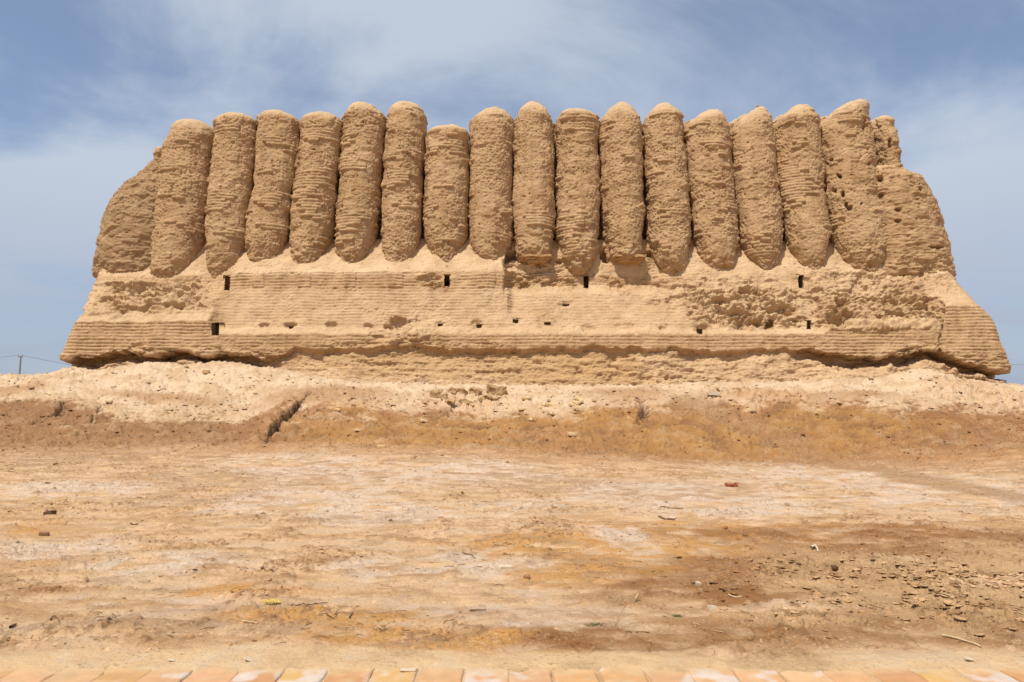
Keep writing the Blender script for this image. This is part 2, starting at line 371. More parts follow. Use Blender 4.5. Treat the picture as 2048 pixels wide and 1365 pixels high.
def build_ground():
    u = np.concatenate([-np.geomspace(6, 1.0, 70)[:-1], np.linspace(-1.0, 1.0, 1250), np.geomspace(1.0, 6, 70)[1:]])
    ys = [1.2]
    while ys[-1] < 30: ys.append(ys[-1]*(1.0018 if ys[-1] > 19.5 else 1.0036 if ys[-1] > 4 else 1.03))
    while ys[-1] < 5000: ys.append(ys[-1]*1.05)
    ys = np.array(ys)
    X = ys[:, None]*u[None, :]; Y = np.broadcast_to(ys[:, None], X.shape).copy()
    d, c = ground_fields(X, Y)
    fade = sst(120, 40, Y)
    Z = h0(X, Y)+d*fade
    o = mesh_obj('ground', np.stack([X, Y, Z], -1), grid_faces(len(ys), len(u)), M_EARTH, tint=c.reshape(-1, 3))
    tag(o, kind='structure')
build_ground()
# the plain behind the visitor
c = np.tile([.55, .39, .25], (4, 1))
tag(mesh_obj('plain', [(-3000, -3000, -.4), (3000, -3000, -.4), (3000, 1.0, -.4), (-3000, 1.0, -.4)], [[0, 1, 2, 3]], M_EARTH, tint=c), kind='structure')

# ------------------------------------------------------------------ fortress
FORT = bpy.data.objects.new('mudbrick_fortress', None); COL.objects.link(FORT)
FORT.location = (0, 0, 0)
tag(FORT, 'huge ruined earthen fortress with a row of rounded corrugated columns on a sloping brick base', 'fortress')

YW = 28.6
PXW = lambda X: 1024+X*F/YW
UND = [(110, 731), (160, 722), (200, 716), (240, 707), (270, 704), (300, 711), (330, 713), (370, 703), (400, 702), (430, 709), (480, 712), (530, 716), (560, 712), (600, 698), (700, 697), (760, 693), (800, 690), (850, 691), (900, 697), (1000, 697), (1150, 693), (1300, 696), (1450, 698), (1600, 698), (1640, 705), (1700, 712), (1750, 714), (1800, 705), (1830, 698), (1860, 704), (1885, 714), (1920, 729), (1980, 745), (2040, 755)]
KN = {
 'y0': [(0, 775), (560, 770), (640, 800), (1600, 795), (1660, 770), (1860, 765), (1900, 775), (2100, 775)],
 'Y0': [(110, 28.2), (500, 28.1), (620, 27.35), (1560, 27.3), (1640, 27.35), (1860, 27.5), (1900, 28.2), (2030, 28.2)],
 'Y1': [(110, 28.6), (200, 28.75), (440, 28.75), (560, 28.25), (620, 28.02), (1000, 28.0), (1300, 28.05), (1560, 28.02), (1640, 28.7), (1870, 28.75), (1900, 28.75), (2000, 28.7), (2030, 28.6)],
 'Y2': [(110, 27.75), (425, 27.75), (445, 27.86), (1640, 27.86), (1660, 27.8), (1870, 27.8), (1895, 27.75), (2030, 27.75)],
 'y3': [(110, 644), (424, 642), (436, 668), (1636, 668), (1652, 657), (1872, 655), (1886, 612), (2030, 614)],
 'Y3': [(110, 27.9), (425, 27.9), (440, 27.93), (1640, 27.93), (1870, 27.92), (1886, 28.1), (2030, 28.1)],
 'y4': [(110, 630), (424, 630), (436, 655), (1640, 655), (1652, 642), (1872, 640), (1886, 600), (2030, 600)],
 'Y4': [(110, 28.30), (425, 28.3), (440, 28.28), (1640, 28.28), (1870, 28.3), (1886, 28.4), (2030, 28.4)],
 'y5': [(110, 600), (400, 592), (436, 578), (1015, 577), (1030, 590), (1330, 590), (1640, 588), (1870, 592), (1886, 578), (2030, 580)],
 'Y5': [(110, 28.85), (400, 28.85), (440, 28.85), (1015, 28.85), (1025, 29.12), (1400, 29.05), (1640, 28.9), (2030, 28.85)],
 'y6': [(110, 562), (400, 562), (450, 549), (462, 545), (700, 544), (1010, 541), (1022, 574), (1320, 572), (1410, 556), (2030, 560)],
 'Y6': [(110, 29.35), (400, 29.3), (455, 29.0), (1012, 29.0), (1024, 29.78), (1318, 29.78), (1410, 29.3), (1870, 29.25), (2030, 29.3)],
 'y7': [(110, 498), (450, 476), (1010, 472), (1024, 500), (1312, 500), (1330, 490), (1400, 470), (2030, 492)],
 'Y7': [(110, 30.5), (1014, 30.5), (1024, 30.08), (1312, 30.08), (1334, 30.5), (1400, 30.5), (2030, 30.5)],
}
OUTL = [(860, 150), (765, 132), (742, 116), (733, 109), (700, 119), (650, 136), (636, 143), (625, 152), (615, 156), (600, 166), (575, 180), (550, 190), (500, 200)]
OUTR = [(860, 1985), (785, 2005), (764, 2022), (755, 2028), (740, 2026), (700, 2016), (660, 2006), (645, 1998), (632, 1988), (615, 1970), (600, 1952), (575, 1928), (548, 1905), (500, 1890)]
Z0, Z1, ZS = 1.2, 9.6, .024
def prof_table(Xs, zs):
    px = PXW(Xs)
    wob = 5.5*fbm(Xs*1.3, Xs*0, Xs*0, 4, 3.3, .62)
    und = L(px, UND)+wob
    yk = [L(px, KN['y0']), und+6, und, L(px, KN['y3']), L(px, KN['y4']), L(px, KN['y5']), L(px, KN['y6']), L(px, KN['y7'])]
    Yk = [L(px, KN['Y%d' % k]) for k in range(8)]
    zk = np.array([zray(a, b) for a, b in zip(yk, Yk)])
    zk[1] = np.minimum(zk[1], zk[2]-.04)
    T = np.zeros((len(zs), len(Xs)))
    for i in range(len(Xs)):
        z = list(zk[:, i])+[zk[7, i]+1.2]; Y = [a[i] for a in Yk]+[30.75]
        dp = min(1.0, max(0.0, (Y[1]-Y[2]-.2)/.3)); zs0 = zray(und[i]+7+12*dp, Y[1]); zs1 = zray(und[i]+9+14*dp, Y[2])
        if z[0]+.1 < min(zs0, zs1)-.02:
            z = [z[0], min(zs0, zs1)-.02, max(min(zs0, z[1]-.02), min(zs0, zs1))]+z[1:]; Y = [Y[0], Y[2]+.10+.12*(1-dp), Y[1]]+Y[1:]
        T[:, i] = np.interp(zs, z, Y)
    return T
WINDOWS = [(453, 551, 581, 11), (431, 646, 671, 15), (894, 550, 573, 11), (1172, 552, 579, 10), (1602, 551, 576, 10), (1617, 642, 660, 9)]
HOLES = [(581, 653, 13, 6), (662, 652, 11, 6), (735, 651, 13, 7), (880, 649, 14, 7), (958, 650, 15, 8), (1031, 642, 15, 9), (1095, 646, 17, 6), (1178, 656, 18, 9), (1255, 654, 18, 6), (1325, 657, 15, 7), (1400, 658, 15, 8), (1475, 660, 15, 6), (1540, 648, 20, 12), (1132, 608, 16, 6), (525, 651, 9, 4)]
CRISP = [(110, 425, 645, 735, 1.0), (440, 1640, 668, 697, .75), (440, 840, 546, 574, 1.0), (905, 1008, 544, 590, .95), (470, 1000, 574, 640, .55), (440, 540, 600, 660, .5), (1010, 1400, 588, 640, .55), (1480, 1590, 648, 668, .5), (1600, 1635, 580, 640, .7), (1645, 1880, 655, 712, .95), (1884, 2035, 612, 745, 1.0), (1640, 2035, 590, 612, .25), (1130, 1200, 560, 582, .6), (440, 1480, 643, 655, .5), (400, 445, 585, 640, .4)]
RUBBLE = [(215, 415, 562, 622, 1.0), (300, 420, 600, 618, .6), (1380, 1595, 578, 652, 1.25), (1632, 1872, 588, 655, 1.25), (1300, 1420, 560, 610, .5), (845, 890, 550, 575, .8), (1020, 1110, 515, 580, .6), (780, 850, 640, 700, .6), (1600, 1900, 540, 590, .55), (1100, 1560, 552, 585, .35), (230, 560, 696, 735, .35), (150, 240, 706, 745, .4), (1880, 1980, 716, 758, .3), (150, 330, 560, 640, .3), (1000, 1200, 702, 775, .08), (560, 1000, 702, 775, .08), (1200, 1640, 702, 775, .22), (1640, 1880, 712, 775, .2), (1800, 1900, 690, 720, .6), (620, 1000, 686, 697, .35)]
def box_mask(px, py, lst, wn, sx=10, sy=5):
    m = np.zeros(px.shape)
    for (a, b, c, d, s) in lst:
        k = sst(a-sx, a+sx, px+wn*14)*sst(b+sx, b-sx, px+wn*14)*sst(c-sy, c+sy, py+wn*6)*sst(d+sy, d-sy, py+wn*6)
        m = np.maximum(m, k*s)
    return m
def build_platform():
    zs = np.arange(Z0, Z1, ZS); nz = len(zs)
    Xs = np.linspace(-21, 22.5, 2400); T = prof_table(Xs, zs)
    zl = [float(zray(p[0], 28.3)) for p in OUTL]; xl = [float(xray(p[1], p[0], 28.3)) for p in OUTL]
    xr = [float(xray(p[1], p[0], 28.3)) for p in OUTR]; zr = [float(zray(p[0], 28.3)) for p in OUTR]
    pys = np.array([CY-F*((z-HC)*CT-28.6*ST)/(28.6*CT+(z-HC)*ST) for z in zs])
    eL = T[:, np.searchsorted(Xs, -17.6)]; eR = T[:, np.searchsorted(Xs, 18.6)]
    eL = np.where(zs < 4.75, np.minimum(eL, 27.8), eL); eR = np.where(zs < 4.75, np.minimum(eR, 27.8), eR)
    pyl = CY-F*((zs-HC)*CT-eL*ST)/(eL*CT+(zs-HC)*ST); pyr = CY-F*((zs-HC)*CT-eR*ST)/(eR*CT+(zs-HC)*ST)
    oL = sorted(OUTL); oR = sorted(OUTR)
    XL = xray(np.interp(pyl, [p[0] for p in oL], [p[1] for p in oL]), pyl, np.minimum(eL, 30.2)+.25)
    XR = xray(np.interp(pyr, [p[0] for p in oR], [p[1] for p in oR]), pyr, np.minimum(eR, 30.2)+.25)
    kk = np.ones(9)/9
    XL = np.convolve(np.pad(XL, 4, 'edge'), kk, 'valid'); XR = np.convolve(np.pad(XR, 4, 'edge'), kk, 'valid')
    nf, na, nsd = 1150, 26, 70
    R = .75
    P = np.zeros((nz, nf+2*na+2*nsd, 3))
    for k, z in enumerate(zs):
        fx = np.linspace(XL[k]+R, XR[k]-R, nf); fy = np.interp(fx, Xs, T[k])
        aa = np.linspace(0, math.pi/2, na+2)[1:-1]
        lx = XL[k]+R-R*np.cos(aa); ly = fy[0]+R-R*np.sin(aa)
        rx = XR[k]-R+R*np.sin(aa); ry = fy[-1]+R-R*np.cos(aa)
        s = np.geomspace(.02, 30, nsd)
        slx = np.full(nsd, XL[k]); sly = fy[0]+R+s[::-1]
        srx = np.full(nsd, XR[k]); sry = fy[-1]+R+s
        P[k, :, 0] = np.concatenate([slx, lx, fx, rx, srx]); P[k, :, 1] = np.concatenate([sly, ly, fy, ry, sry]); P[k, :, 2] = z
    mid = P[nz//2]; u = np.concatenate([[0], np.cumsum(np.linalg.norm(np.diff(mid, axis=0), axis=1))])
    U = np.broadcast_to(u, P.shape[:2]); V = P[..., 2]
    px = 1024+F*P[..., 0]/(P[..., 1]*CT+(P[..., 2]-HC)*ST)
    py = CY-F*((P[..., 2]-HC)*CT-P[..., 1]*ST)/(P[..., 1]*CT+(P[..., 2]-HC)*ST)
    wn = fbm(P[..., 0]*.8, P[..., 1]*.8, P[..., 2]*1.2, 4, 5.5, .6)
    crisp = box_mask(px, py, CRISP, wn)
    wf2 = fbm(P[..., 0]*3, P[..., 1]*3, P[..., 2]*4.5, 3, 15.5, .6)
    rub = box_mask(px, py, RUBBLE, wn, 25, 9)
    front = np.zeros(P.shape[1], bool); front[nsd:-nsd] = True
    rub = rub*front; side = (~front)
    crisp[:, side] = .6
    crisp = crisp*(1-np.clip(rub, 0, 1)*.85)*(1-.75*sst(.25, .6, wn))
    N = grid_normals(P)
    d = relief(U, V, P, crisp, np.clip(rub+.12, 0, 1.3), 2.3, patchy=.25)
    d = d*.9
    # deep breaks in the rubble bands and horizontal ragged shelves
    x, y, z = P[..., 0], P[..., 1], P[..., 2]
    sh = fbm(x*.8, y*.2, z*2.3, 4, 91, .6)
    d = d-rub*(.32*sst(.05, .5, sh)-.10)
    d = d+rub*.12*fbm(x*2.4, y*2.4, z*3.4, 3, 97, .6)
    # a broken vertical seam where the upper facing ends
    seam = sst(9, 0, np.abs(px-1016+8*wn))*sst(512, 518, py)*sst(588, 578, py); d = d-seam*.40
    seam2 = sst(5, 0, np.abs(px-1886+7*wn))*sst(600, 606, py)*sst(712, 700, py); d = d-seam2*.16
    # straight joints left by the repair panels of the upper facing
    strat = fbm(x*.5, y*0, z*5.0, 4, 123, .6); plinth = sst(700, 708, py)*sst(800, 790, py)*front
    d = d+plinth*(.03*np.clip(strat, -.6, .6)+.022*sst(.16, .24, strat+.5*wn)+.03*fbm(x*3, y*3, z*5, 3, 131, .6))
    for sx in (528, 595, 622, 687, 712, 776, 806, 972):
        d = d-.02*sst(2.2, .6, np.abs(px-sx))*sst(544, 547, py)*sst(576, 573, py)
    pan = ((px > 595) & (px < 622) | (px > 687) & (px < 712) | (px > 776) & (px < 806) | (px > 505) & (px < 528) | (px > 958) & (px < 990))*sst(543, 546, py)*sst(576, 573, py)
    d = d+.05*pan
    # chipped craters round the beam holes
    for (hx, hy, hw, hh) in HOLES:
        g = np.sqrt(((px-hx)/(hw*.95))**2+((py-hy)/(hh*1.15))**2)+.8*wn+.5*(hsh(hx, 9)-.5)
        d = d-(.05+.13*hsh(hx, 3))*sst(1.3, .5, g)
    for (hx, hy, hw, hh, dp) in [(1030, 510, 17, 9, .7), (1213, 510, 11, 15, .7), (1298, 509, 16, 6, .6), (1118, 522, 8, 5, .3), (800, 645, 26, 8, .25), (1250, 588, 14, 5, .15), (780, 672, 50, 8, .12), (985, 747, 30, 6, .25), (1020, 747, 16, 6, .2), (755, 728, 36, 7, .2), (640, 725, 20, 8, .2), (1160, 748, 14, 10, .2), (1200, 750, 12, 9, .18), (1340, 755, 9, 8, .22), (1290, 762, 22, 6, .18), (1470, 732, 16, 10, .2), (1690, 735, 18, 10, .2), (1790, 745, 14, 10, .2), (160, 622, 9, 6, .2), (1380, 745, 20, 6, .18), (1240, 715, 30, 6, .16)]:
        g = np.sqrt(((px-hx)/hw)**2+((py-hy)/hh)**2)+(.5 if hy < 560 else .95)*wn+.35*wf2*(hy > 560)
        d = d-dp*(.45 if hy > 700 else 1.0)*sst(1.2, .6, g)
    d = np.where(side[None, :], d*.6, d)
    P2 = P+N*d[..., None]
    slope = np.clip(-0.0+N[..., 2], 0, 1)
    slip = np.clip(.55*sst(520, 545, 1090-py)*(py > 500)*(py < 552)+.6*sst(.30, .75, slope), 0, .85)
    slip = np.maximum(slip, box_mask(px, py, [(440, 1640, 575, 668, .50), (150, 430, 555, 642, .45), (1380, 1900, 545, 600, .5), (1640, 1880, 600, 655, .25), (600, 1900, 716, 790, .55), (440, 1010, 505, 548, .6)], wn*2, 25, 6))
    clay = box_mask(px, py, [(640, 1060, 702, 750, .5), (1000, 1300, 705, 780, .6), (1300, 1640, 720, 780, .12)], wn*2.5, 30, 8)
    tint = mud_tint(P2, 4.0, slip*(.75+.5*wn), clay*(.8+.5*wn))
    # cut the openings
    mask = np.ones((nz-1, P.shape[1]-1), bool)
    pc = (px[:-1, :-1]+px[1:, 1:])/2; yc = (py[:-1, :-1]+py[1:, 1:])/2
    lin = []
    def opening(hx, hyt, hyb, hw, depth, name, tri=False, lean=0):
        w = hw/2
        cutm = (np.abs(pc-hx) < w)&(yc > hyt)&(yc < hyb)&front[None, :-1]
        mask[cutm] = False
        Xw = lambda p: (p-1024)*YW/F
        ii, jj = np.where(cutm)
        if len(ii) == 0: return
        pts = P2[ii, jj]
        y0 = np.percentile(pts[:, 1], 88); x0, x1 = pts[:, 0].min()-.02, pts[:, 0].max()+.04; z0, z1 = pts[:, 2].min()-.02, pts[:, 2].max()+.05
        # an open box of worn mudbrick jambs: 5 inner faces, each a small jittered grid
        n, m = 9, 9
        vs, fs = [], []
        def sheet(o, a, b):
            g = np.array([[o+a*i/(n-1)+b*j/(m-1) for j in range(m)] for i in range(n)])
            g = g+(.022*np.stack([pn(g[..., 0]*5+1, g[..., 1]*5, g[..., 2]*5), 0*g[..., 0], pn(g[..., 0]*5+9, g[..., 1]*5, g[..., 2]*5)], -1))
            off = sum(len(v) for v in vs)
            vs.append(g.reshape(-1, 3)); fs.append(grid_faces(n, m, off=off))
        A = np.array
        dX, dY, dZ = A([x1-x0, 0, 0]), A([0, depth, 0]), A([0, 0, z1-z0]); O = A([x0, y0, z0])
        sheet(O, dY, dZ); sheet(O+dX, dZ, dY); sheet(O, dX, dY); sheet(O+dZ, dY, dX); sheet(O+dY, dX, dZ)
        vv = np.concatenate(vs)
        lin.append((name, vv, np.concatenate(fs), mud_tint(vv, 6.0)))
    for (a, b, c_, w_) in WINDOWS: opening(a, b, c_, w_, 1.7, 'window_slit')
    for (a, b, w_, h_) in HOLES:
        if a not in (581, 880, 958, 1031, 1095, 1400, 1540, 1132): continue
        opening(a, b-h_*.45, b+h_*.45, w_*.8, .32, 'beam_hole')
    faces = grid_faces(nz, P.shape[1], mask=mask)
    o = mesh_obj('platform', P2, faces, M_MUD, FORT, tint=tint.reshape(-1, 3))
    for (nm, vv, ff, tt) in lin:
        mesh_obj(nm, vv, ff, M_MUD, o, tint=tt)
build_platform()

# ------------------------------------------------------------------ columns
def lobe(name, yk, xl, xr, ybot, ytop, Yc0, ry, seed, bat=.095, dome=.8, apex=None, slant=0, hb=.9, smin=.3, nb=150, holes=(), rough=.25, back=1.0, dexp=2.0, crisp=0.0, label=None, patchy=1.0, capslip=.65, zs=.026, dpow=.5, outer=None, dark=.06):
    """rounded buttress: outline given by left/right photo columns xl, xr at photo rows yk"""
    Yc = lambda z: Yc0+bat*(z-8.0)
    zk = np.array([float(zray(q, Yc0+.4)) for q in yk])
    o_ = np.argsort(zk); zk = zk[o_]
    X1 = np.array([float(xray(p, q, Yc(zray(q, Yc0+.4)))) for p, q in zip(xl, yk)])[o_]
    X2 = np.array([float(xray(p, q, Yc(zray(q, Yc0+.4)))) for p, q in zip(xr, yk)])[o_]
    def ext(z, zz, xx):
        s0 = (xx[1]-xx[0])/(zz[1]-zz[0]); s1 = (xx[-1]-xx[-2])/(zz[-1]-zz[-2])
        r = np.interp(z, zz, xx)
        return np.where(z < zz[0], xx[0]+s0*(z-zz[0]), np.where(z > zz[-1], xx[-1]+s1*(z-zz[-1]), r))
    zb = float(zray(ybot, Yc0-.8)); zt = float(zray(ytop, Yc0+bat*6))
    zr = np.arange(zb, zt-dome, zs)
    tt = np.linspace(0, math.pi/2, int(dome/zs*1.6)+6)
    zr = np.concatenate([zr, (zt-dome)+dome*np.sin(tt)]); nr = len(zr)
    xlft, xrgt = ext(zr, zk, X1), ext(zr, zk, X2)
    cx = (xlft+xrgt)/2; hw = (xrgt-xlft)/2*.975
    if not outer: hw = hw*(1-.22*sst(zb+2.6, zb+.5, zr))
    ryz = np.full(nr, ry)
    if outer:
        # corner masses: size the plan ellipse so that its outer edge, not its centre line, meets the outline
        inn = xrgt if outer < 0 else xlft; out = xlft if outer < 0 else xrgt
        for k in range(nr):
            Tw = abs(out[k]-inn[k]); ph = math.atan2(abs(out[k]), Yc(zr[k])); lo, hi = .05, Tw
            for _ in range(30):
                a_ = (lo+hi)/2; b_ = min(ry, a_*.95)
                S_ = math.sqrt((a_*math.cos(ph))**2+(b_*math.sin(ph))**2)/math.cos(ph)
                if a_+S_ > Tw: hi = a_
                else: lo = a_
            hw[k] = a_; cx[k] = inn[k]+outer*a_; ryz[k] = min(ry, a_*.95)
    t = np.clip((zr-(zt-dome))/dome, 0, 1); g = (1-t**dexp)**dpow
    g = np.maximum(g, .01)
    if apex is not None:
        ax = float(xray(apex, ytop, Yc(zt))); cx = cx+(ax-cx)*t**1.5
    tb = np.clip((zr-zb)/hb, 0, 1); sb = smin+(1-smin)*np.sqrt(1-(1-tb)**2)
    ang = np.concatenate([np.linspace(-1.95, 1.95, int(nb*.8)), np.linspace(1.95, 2*math.pi-1.95, int(nb*.2)+2)[1:-1]]); na = len(ang)
    ca, sa = np.cos(ang), np.sin(ang)
    e = 2/2.15
    ex = np.sign(sa)*np.abs(sa)**e; ey = np.sign(ca)*np.abs(ca)**e
    ryf = np.where(ca > 0, 1.0, back)[None, :]*ryz[:, None]
    P = np.zeros((nr, na, 3))
    P[..., 0] = cx[:, None]+ex[None, :]*(hw*g*sb)[:, None]
    P[..., 1] = (Yc(zr)+.25*ry*(1-sb))[:, None]-ey[None, :]*ryf*(np.maximum(g, .01)**.9*sb)[:, None]
    P[..., 2] = zr[:, None]
    if slant:
        P[..., 2] += slant*(P[..., 0]-cx[:, None])*sst(zt-2.2, zt-.6, zr)[:, None]
    N = grid_normals(P, wrap=True)
    uu = ang*(.5*(hw.mean()+ry))
    U = np.broadcast_to(uu, P.shape[:2])+seed*3.7; V = P[..., 2]
    capm = sst(zt-dome*.85, zt-dome*.35, zr)[:, None]*np.ones((1, na))
    d = relief(U, V, P+np.array([0, 0, seed*11.3]), np.full(P.shape[:2], crisp)*(1-capm), rough*(1-capm*.9)*np.ones(P.shape[:2]), seed, patchy)
    # softened, rain-washed mud cap; deeper scour on the lowest metre
    low = sst(zb+1.6, zb+.2, zr)[:, None]*np.ones((1, na))
    top = sst(zt-1.9, zt-.5, zr)[:, None]*np.ones((1, na))
    d = d*(1-.55*capm)+top*(1-.6*capm)*.15*fbm(P[..., 0]*.95+seed, P[..., 1]*.95, P[..., 2]*1.1, 3, seed+15)+low*.09*fbm(P[..., 0]*2, P[..., 1]*2, P[..., 2]*3, 3, seed+5, .6)
    if holes:
        pxx = 1024+F*P[..., 0]/(P[..., 1]*CT+(P[..., 2]-HC)*ST); pyy = CY-F*((P[..., 2]-HC)*CT-P[..., 1]*ST)/(P[..., 1]*CT+(P[..., 2]-HC)*ST)
        wn = fbm(P[..., 0]*4, P[..., 1]*4, P[..., 2]*4, 3, seed)
        for (hx, hy, hw_, hh_, dp) in holes:
            q = np.sqrt(((pxx-hx)/hw_)**2+((pyy-hy)/hh_)**2)+.75*wn
            d = d-dp*sst(1.15, .7, q)*(ca > 0)[None, :]
    P2 = P+N*d[..., None]
    # pale slip on the cap; dark then lowers the whole lobe's tint evenly
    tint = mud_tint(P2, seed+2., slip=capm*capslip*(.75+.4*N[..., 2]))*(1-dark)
    verts = np.concatenate([P2.reshape(-1, 3), P2[-1].mean(0)[None], P2[0].mean(0)[None]])
    tn = np.concatenate([tint.reshape(-1, 3), tint[-1].mean(0)[None], tint[0].mean(0)[None]])
    f = grid_faces(nr, na, wrap=True)
    k = np.arange(na); kn = (k+1) % na; b0 = (nr-1)*na; it = nr*na
    top = np.stack([b0+k, b0+kn, np.full(na, it), np.full(na, it)], -1)
    fl = f.tolist()+[[b0+a, b0+b, it] for a, b in zip(k, kn)]+[[b, a, it+1] for a, b in zip(k, kn)]
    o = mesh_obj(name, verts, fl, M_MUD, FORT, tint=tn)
    if label: o['label'] = label
    return o
# (xl@300, xr@300, xl@480, xr@480, top, apex, bottom, extra)
COLS = [
 (333, 430, 303, 410, 241, 388, 574, dict(dome=1.0, hb=1.6, smin=.45, dexp=2.2)),
 (429, 516, 413, 499, 229, 477, 580, dict(dome=.75, hb=1.9, smin=.25, dexp=2.6)),
 (514, 600, 496, 580, 222, 557, 558, dict(dome=.8, hb=2.0, smin=.3, dexp=2.4)),
 (598, 685, 581, 667, 228, 640, 562, dict(dome=.75, hb=2.0, smin=.3, dexp=2.4)),
 (684, 770, 670, 754, 206, 726, 560, dict(dome=1.0, hb=2.1, smin=.22, dexp=2.1)),
 (768, 852, 760, 847, 201, 812, 551, dict(dome=1.25, hb=1.7, smin=.35, dexp=1.9)),
 (849, 941, 848, 937, 257, 893, 558, dict(dome=.55, hb=2.3, smin=.12, dexp=2.2)),
 (938, 1027, 936, 1024, 219, 988, 549, dict(dome=1.0, hb=1.8, smin=.3, dexp=2.2)),
 (1025, 1110, 1023, 1112, 200, 1066, 519, dict(dome=1.3, dexp=1.9, dpow=.62, hb=.45, smin=.6)),
 (1110, 1199, 1112, 1200, 218, 1155, 550, dict(dome=.8, dexp=2.0, hb=1.5, smin=.30)),
 (1199, 1285, 1203, 1291, 202, 1243, 519, dict(dome=1.4, dexp=1.8, dpow=.65, hb=.45, smin=.6)),
 (1286, 1370, 1293, 1383, 203, 1330, 548, dict(dome=1.3, dexp=1.7, dpow=.68, hb=1.6, smin=.2)),
 (1370, 1462, 1384, 1474, 218, 1420, 558, dict(dome=1.1, dexp=1.8, dpow=.68, hb=1.9, smin=.25, slant=.15)),
 (1459, 1548, 1476, 1566, 208, 1515, 560, dict(dome=1.5, dexp=1.6, dpow=.72, hb=2.3, smin=.15, slant=.25)),
 (1545, 1637, 1567, 1657, 207, 1595, 560, dict(dome=1.25, dexp=1.7, dpow=.68, hb=2.3, smin=.15, slant=.25)),
 (1637, 1744, 1662, 1770, 203, 1703, 566, dict(dome=1.2, dexp=2.6, hb=2.2, smin=.2, slant=.32, holes=[(1678, 352, 5, 5, .4), (1667, 382, 6, 3, .3), (1686, 387, 4, 6, .4), (1692, 410, 3, 5, .35), (1699, 416, 5, 4, .35), (1724, 407, 3, 3, .2), (1731, 250, 6, 9, .25), (1738, 328, 4, 4, .25), (1660, 320, 6, 3, .25), (1648, 410, 4, 10, .3), (1645, 380, 5, 8, .3)])),
]
for i, (a, b, c_, d_, tp, ap, bt, kw) in enumerate(COLS):
    kk = dict(rough=.16+.12*hsh(i, 3), crisp=.0, nb=210); kk.update(kw)
    lobe('column', [300, 480], [a, c_], [b, d_], bt, tp, 30.12, .95+.04*math.sin(i*2.1), 1.0+i*.83, apex=ap, **kk)
lobe('column', [250, 345], [1738, 1742], [1788, 1796], 380, 235, 32.2, .9, 21.3, bat=.05, dome=.6, apex=1763, dexp=2.4, crisp=.25, holes=[(1752, 250, 5, 8, .25), (1778, 290, 4, 9, .25)], label='lone column stub turning the right corner')
# big eroded corner masses at both ends of the facade
lobe('corner_bastion', [560, 545, 500, 440, 410, 385, 360, 345, 330], [188, 190, 194, 214, 231, 250, 282, 305, 316], [372]*9, 557, 318, 31.3, 1.75, 31.7, bat=-.06, outer=-1, dark=.22, dome=.35, apex=334, hb=.3, smin=.9, nb=220, rough=.35, back=3.0, patchy=.4, capslip=.3, label='darker rounded corner mass left of the columns')  # dark tint puts the shade of its steep, overhanging face into the colour
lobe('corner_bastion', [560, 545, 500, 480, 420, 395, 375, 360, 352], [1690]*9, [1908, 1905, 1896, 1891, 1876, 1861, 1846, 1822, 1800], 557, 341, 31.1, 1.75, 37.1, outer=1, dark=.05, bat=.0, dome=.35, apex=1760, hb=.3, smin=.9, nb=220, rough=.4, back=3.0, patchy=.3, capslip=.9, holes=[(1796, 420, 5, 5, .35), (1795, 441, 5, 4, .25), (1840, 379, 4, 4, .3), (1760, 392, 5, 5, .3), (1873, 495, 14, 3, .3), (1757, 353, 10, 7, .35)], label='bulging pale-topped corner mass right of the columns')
lobe('wall_stub', [325, 305], [310, 312], [340, 345], 345, 297, 31.6, .5, 41.0, bat=.0, dome=.2, apex=326, hb=.4, smin=.35, nb=70, rough=.3, patchy=0, label='small leftover lump of wall beside the first column')

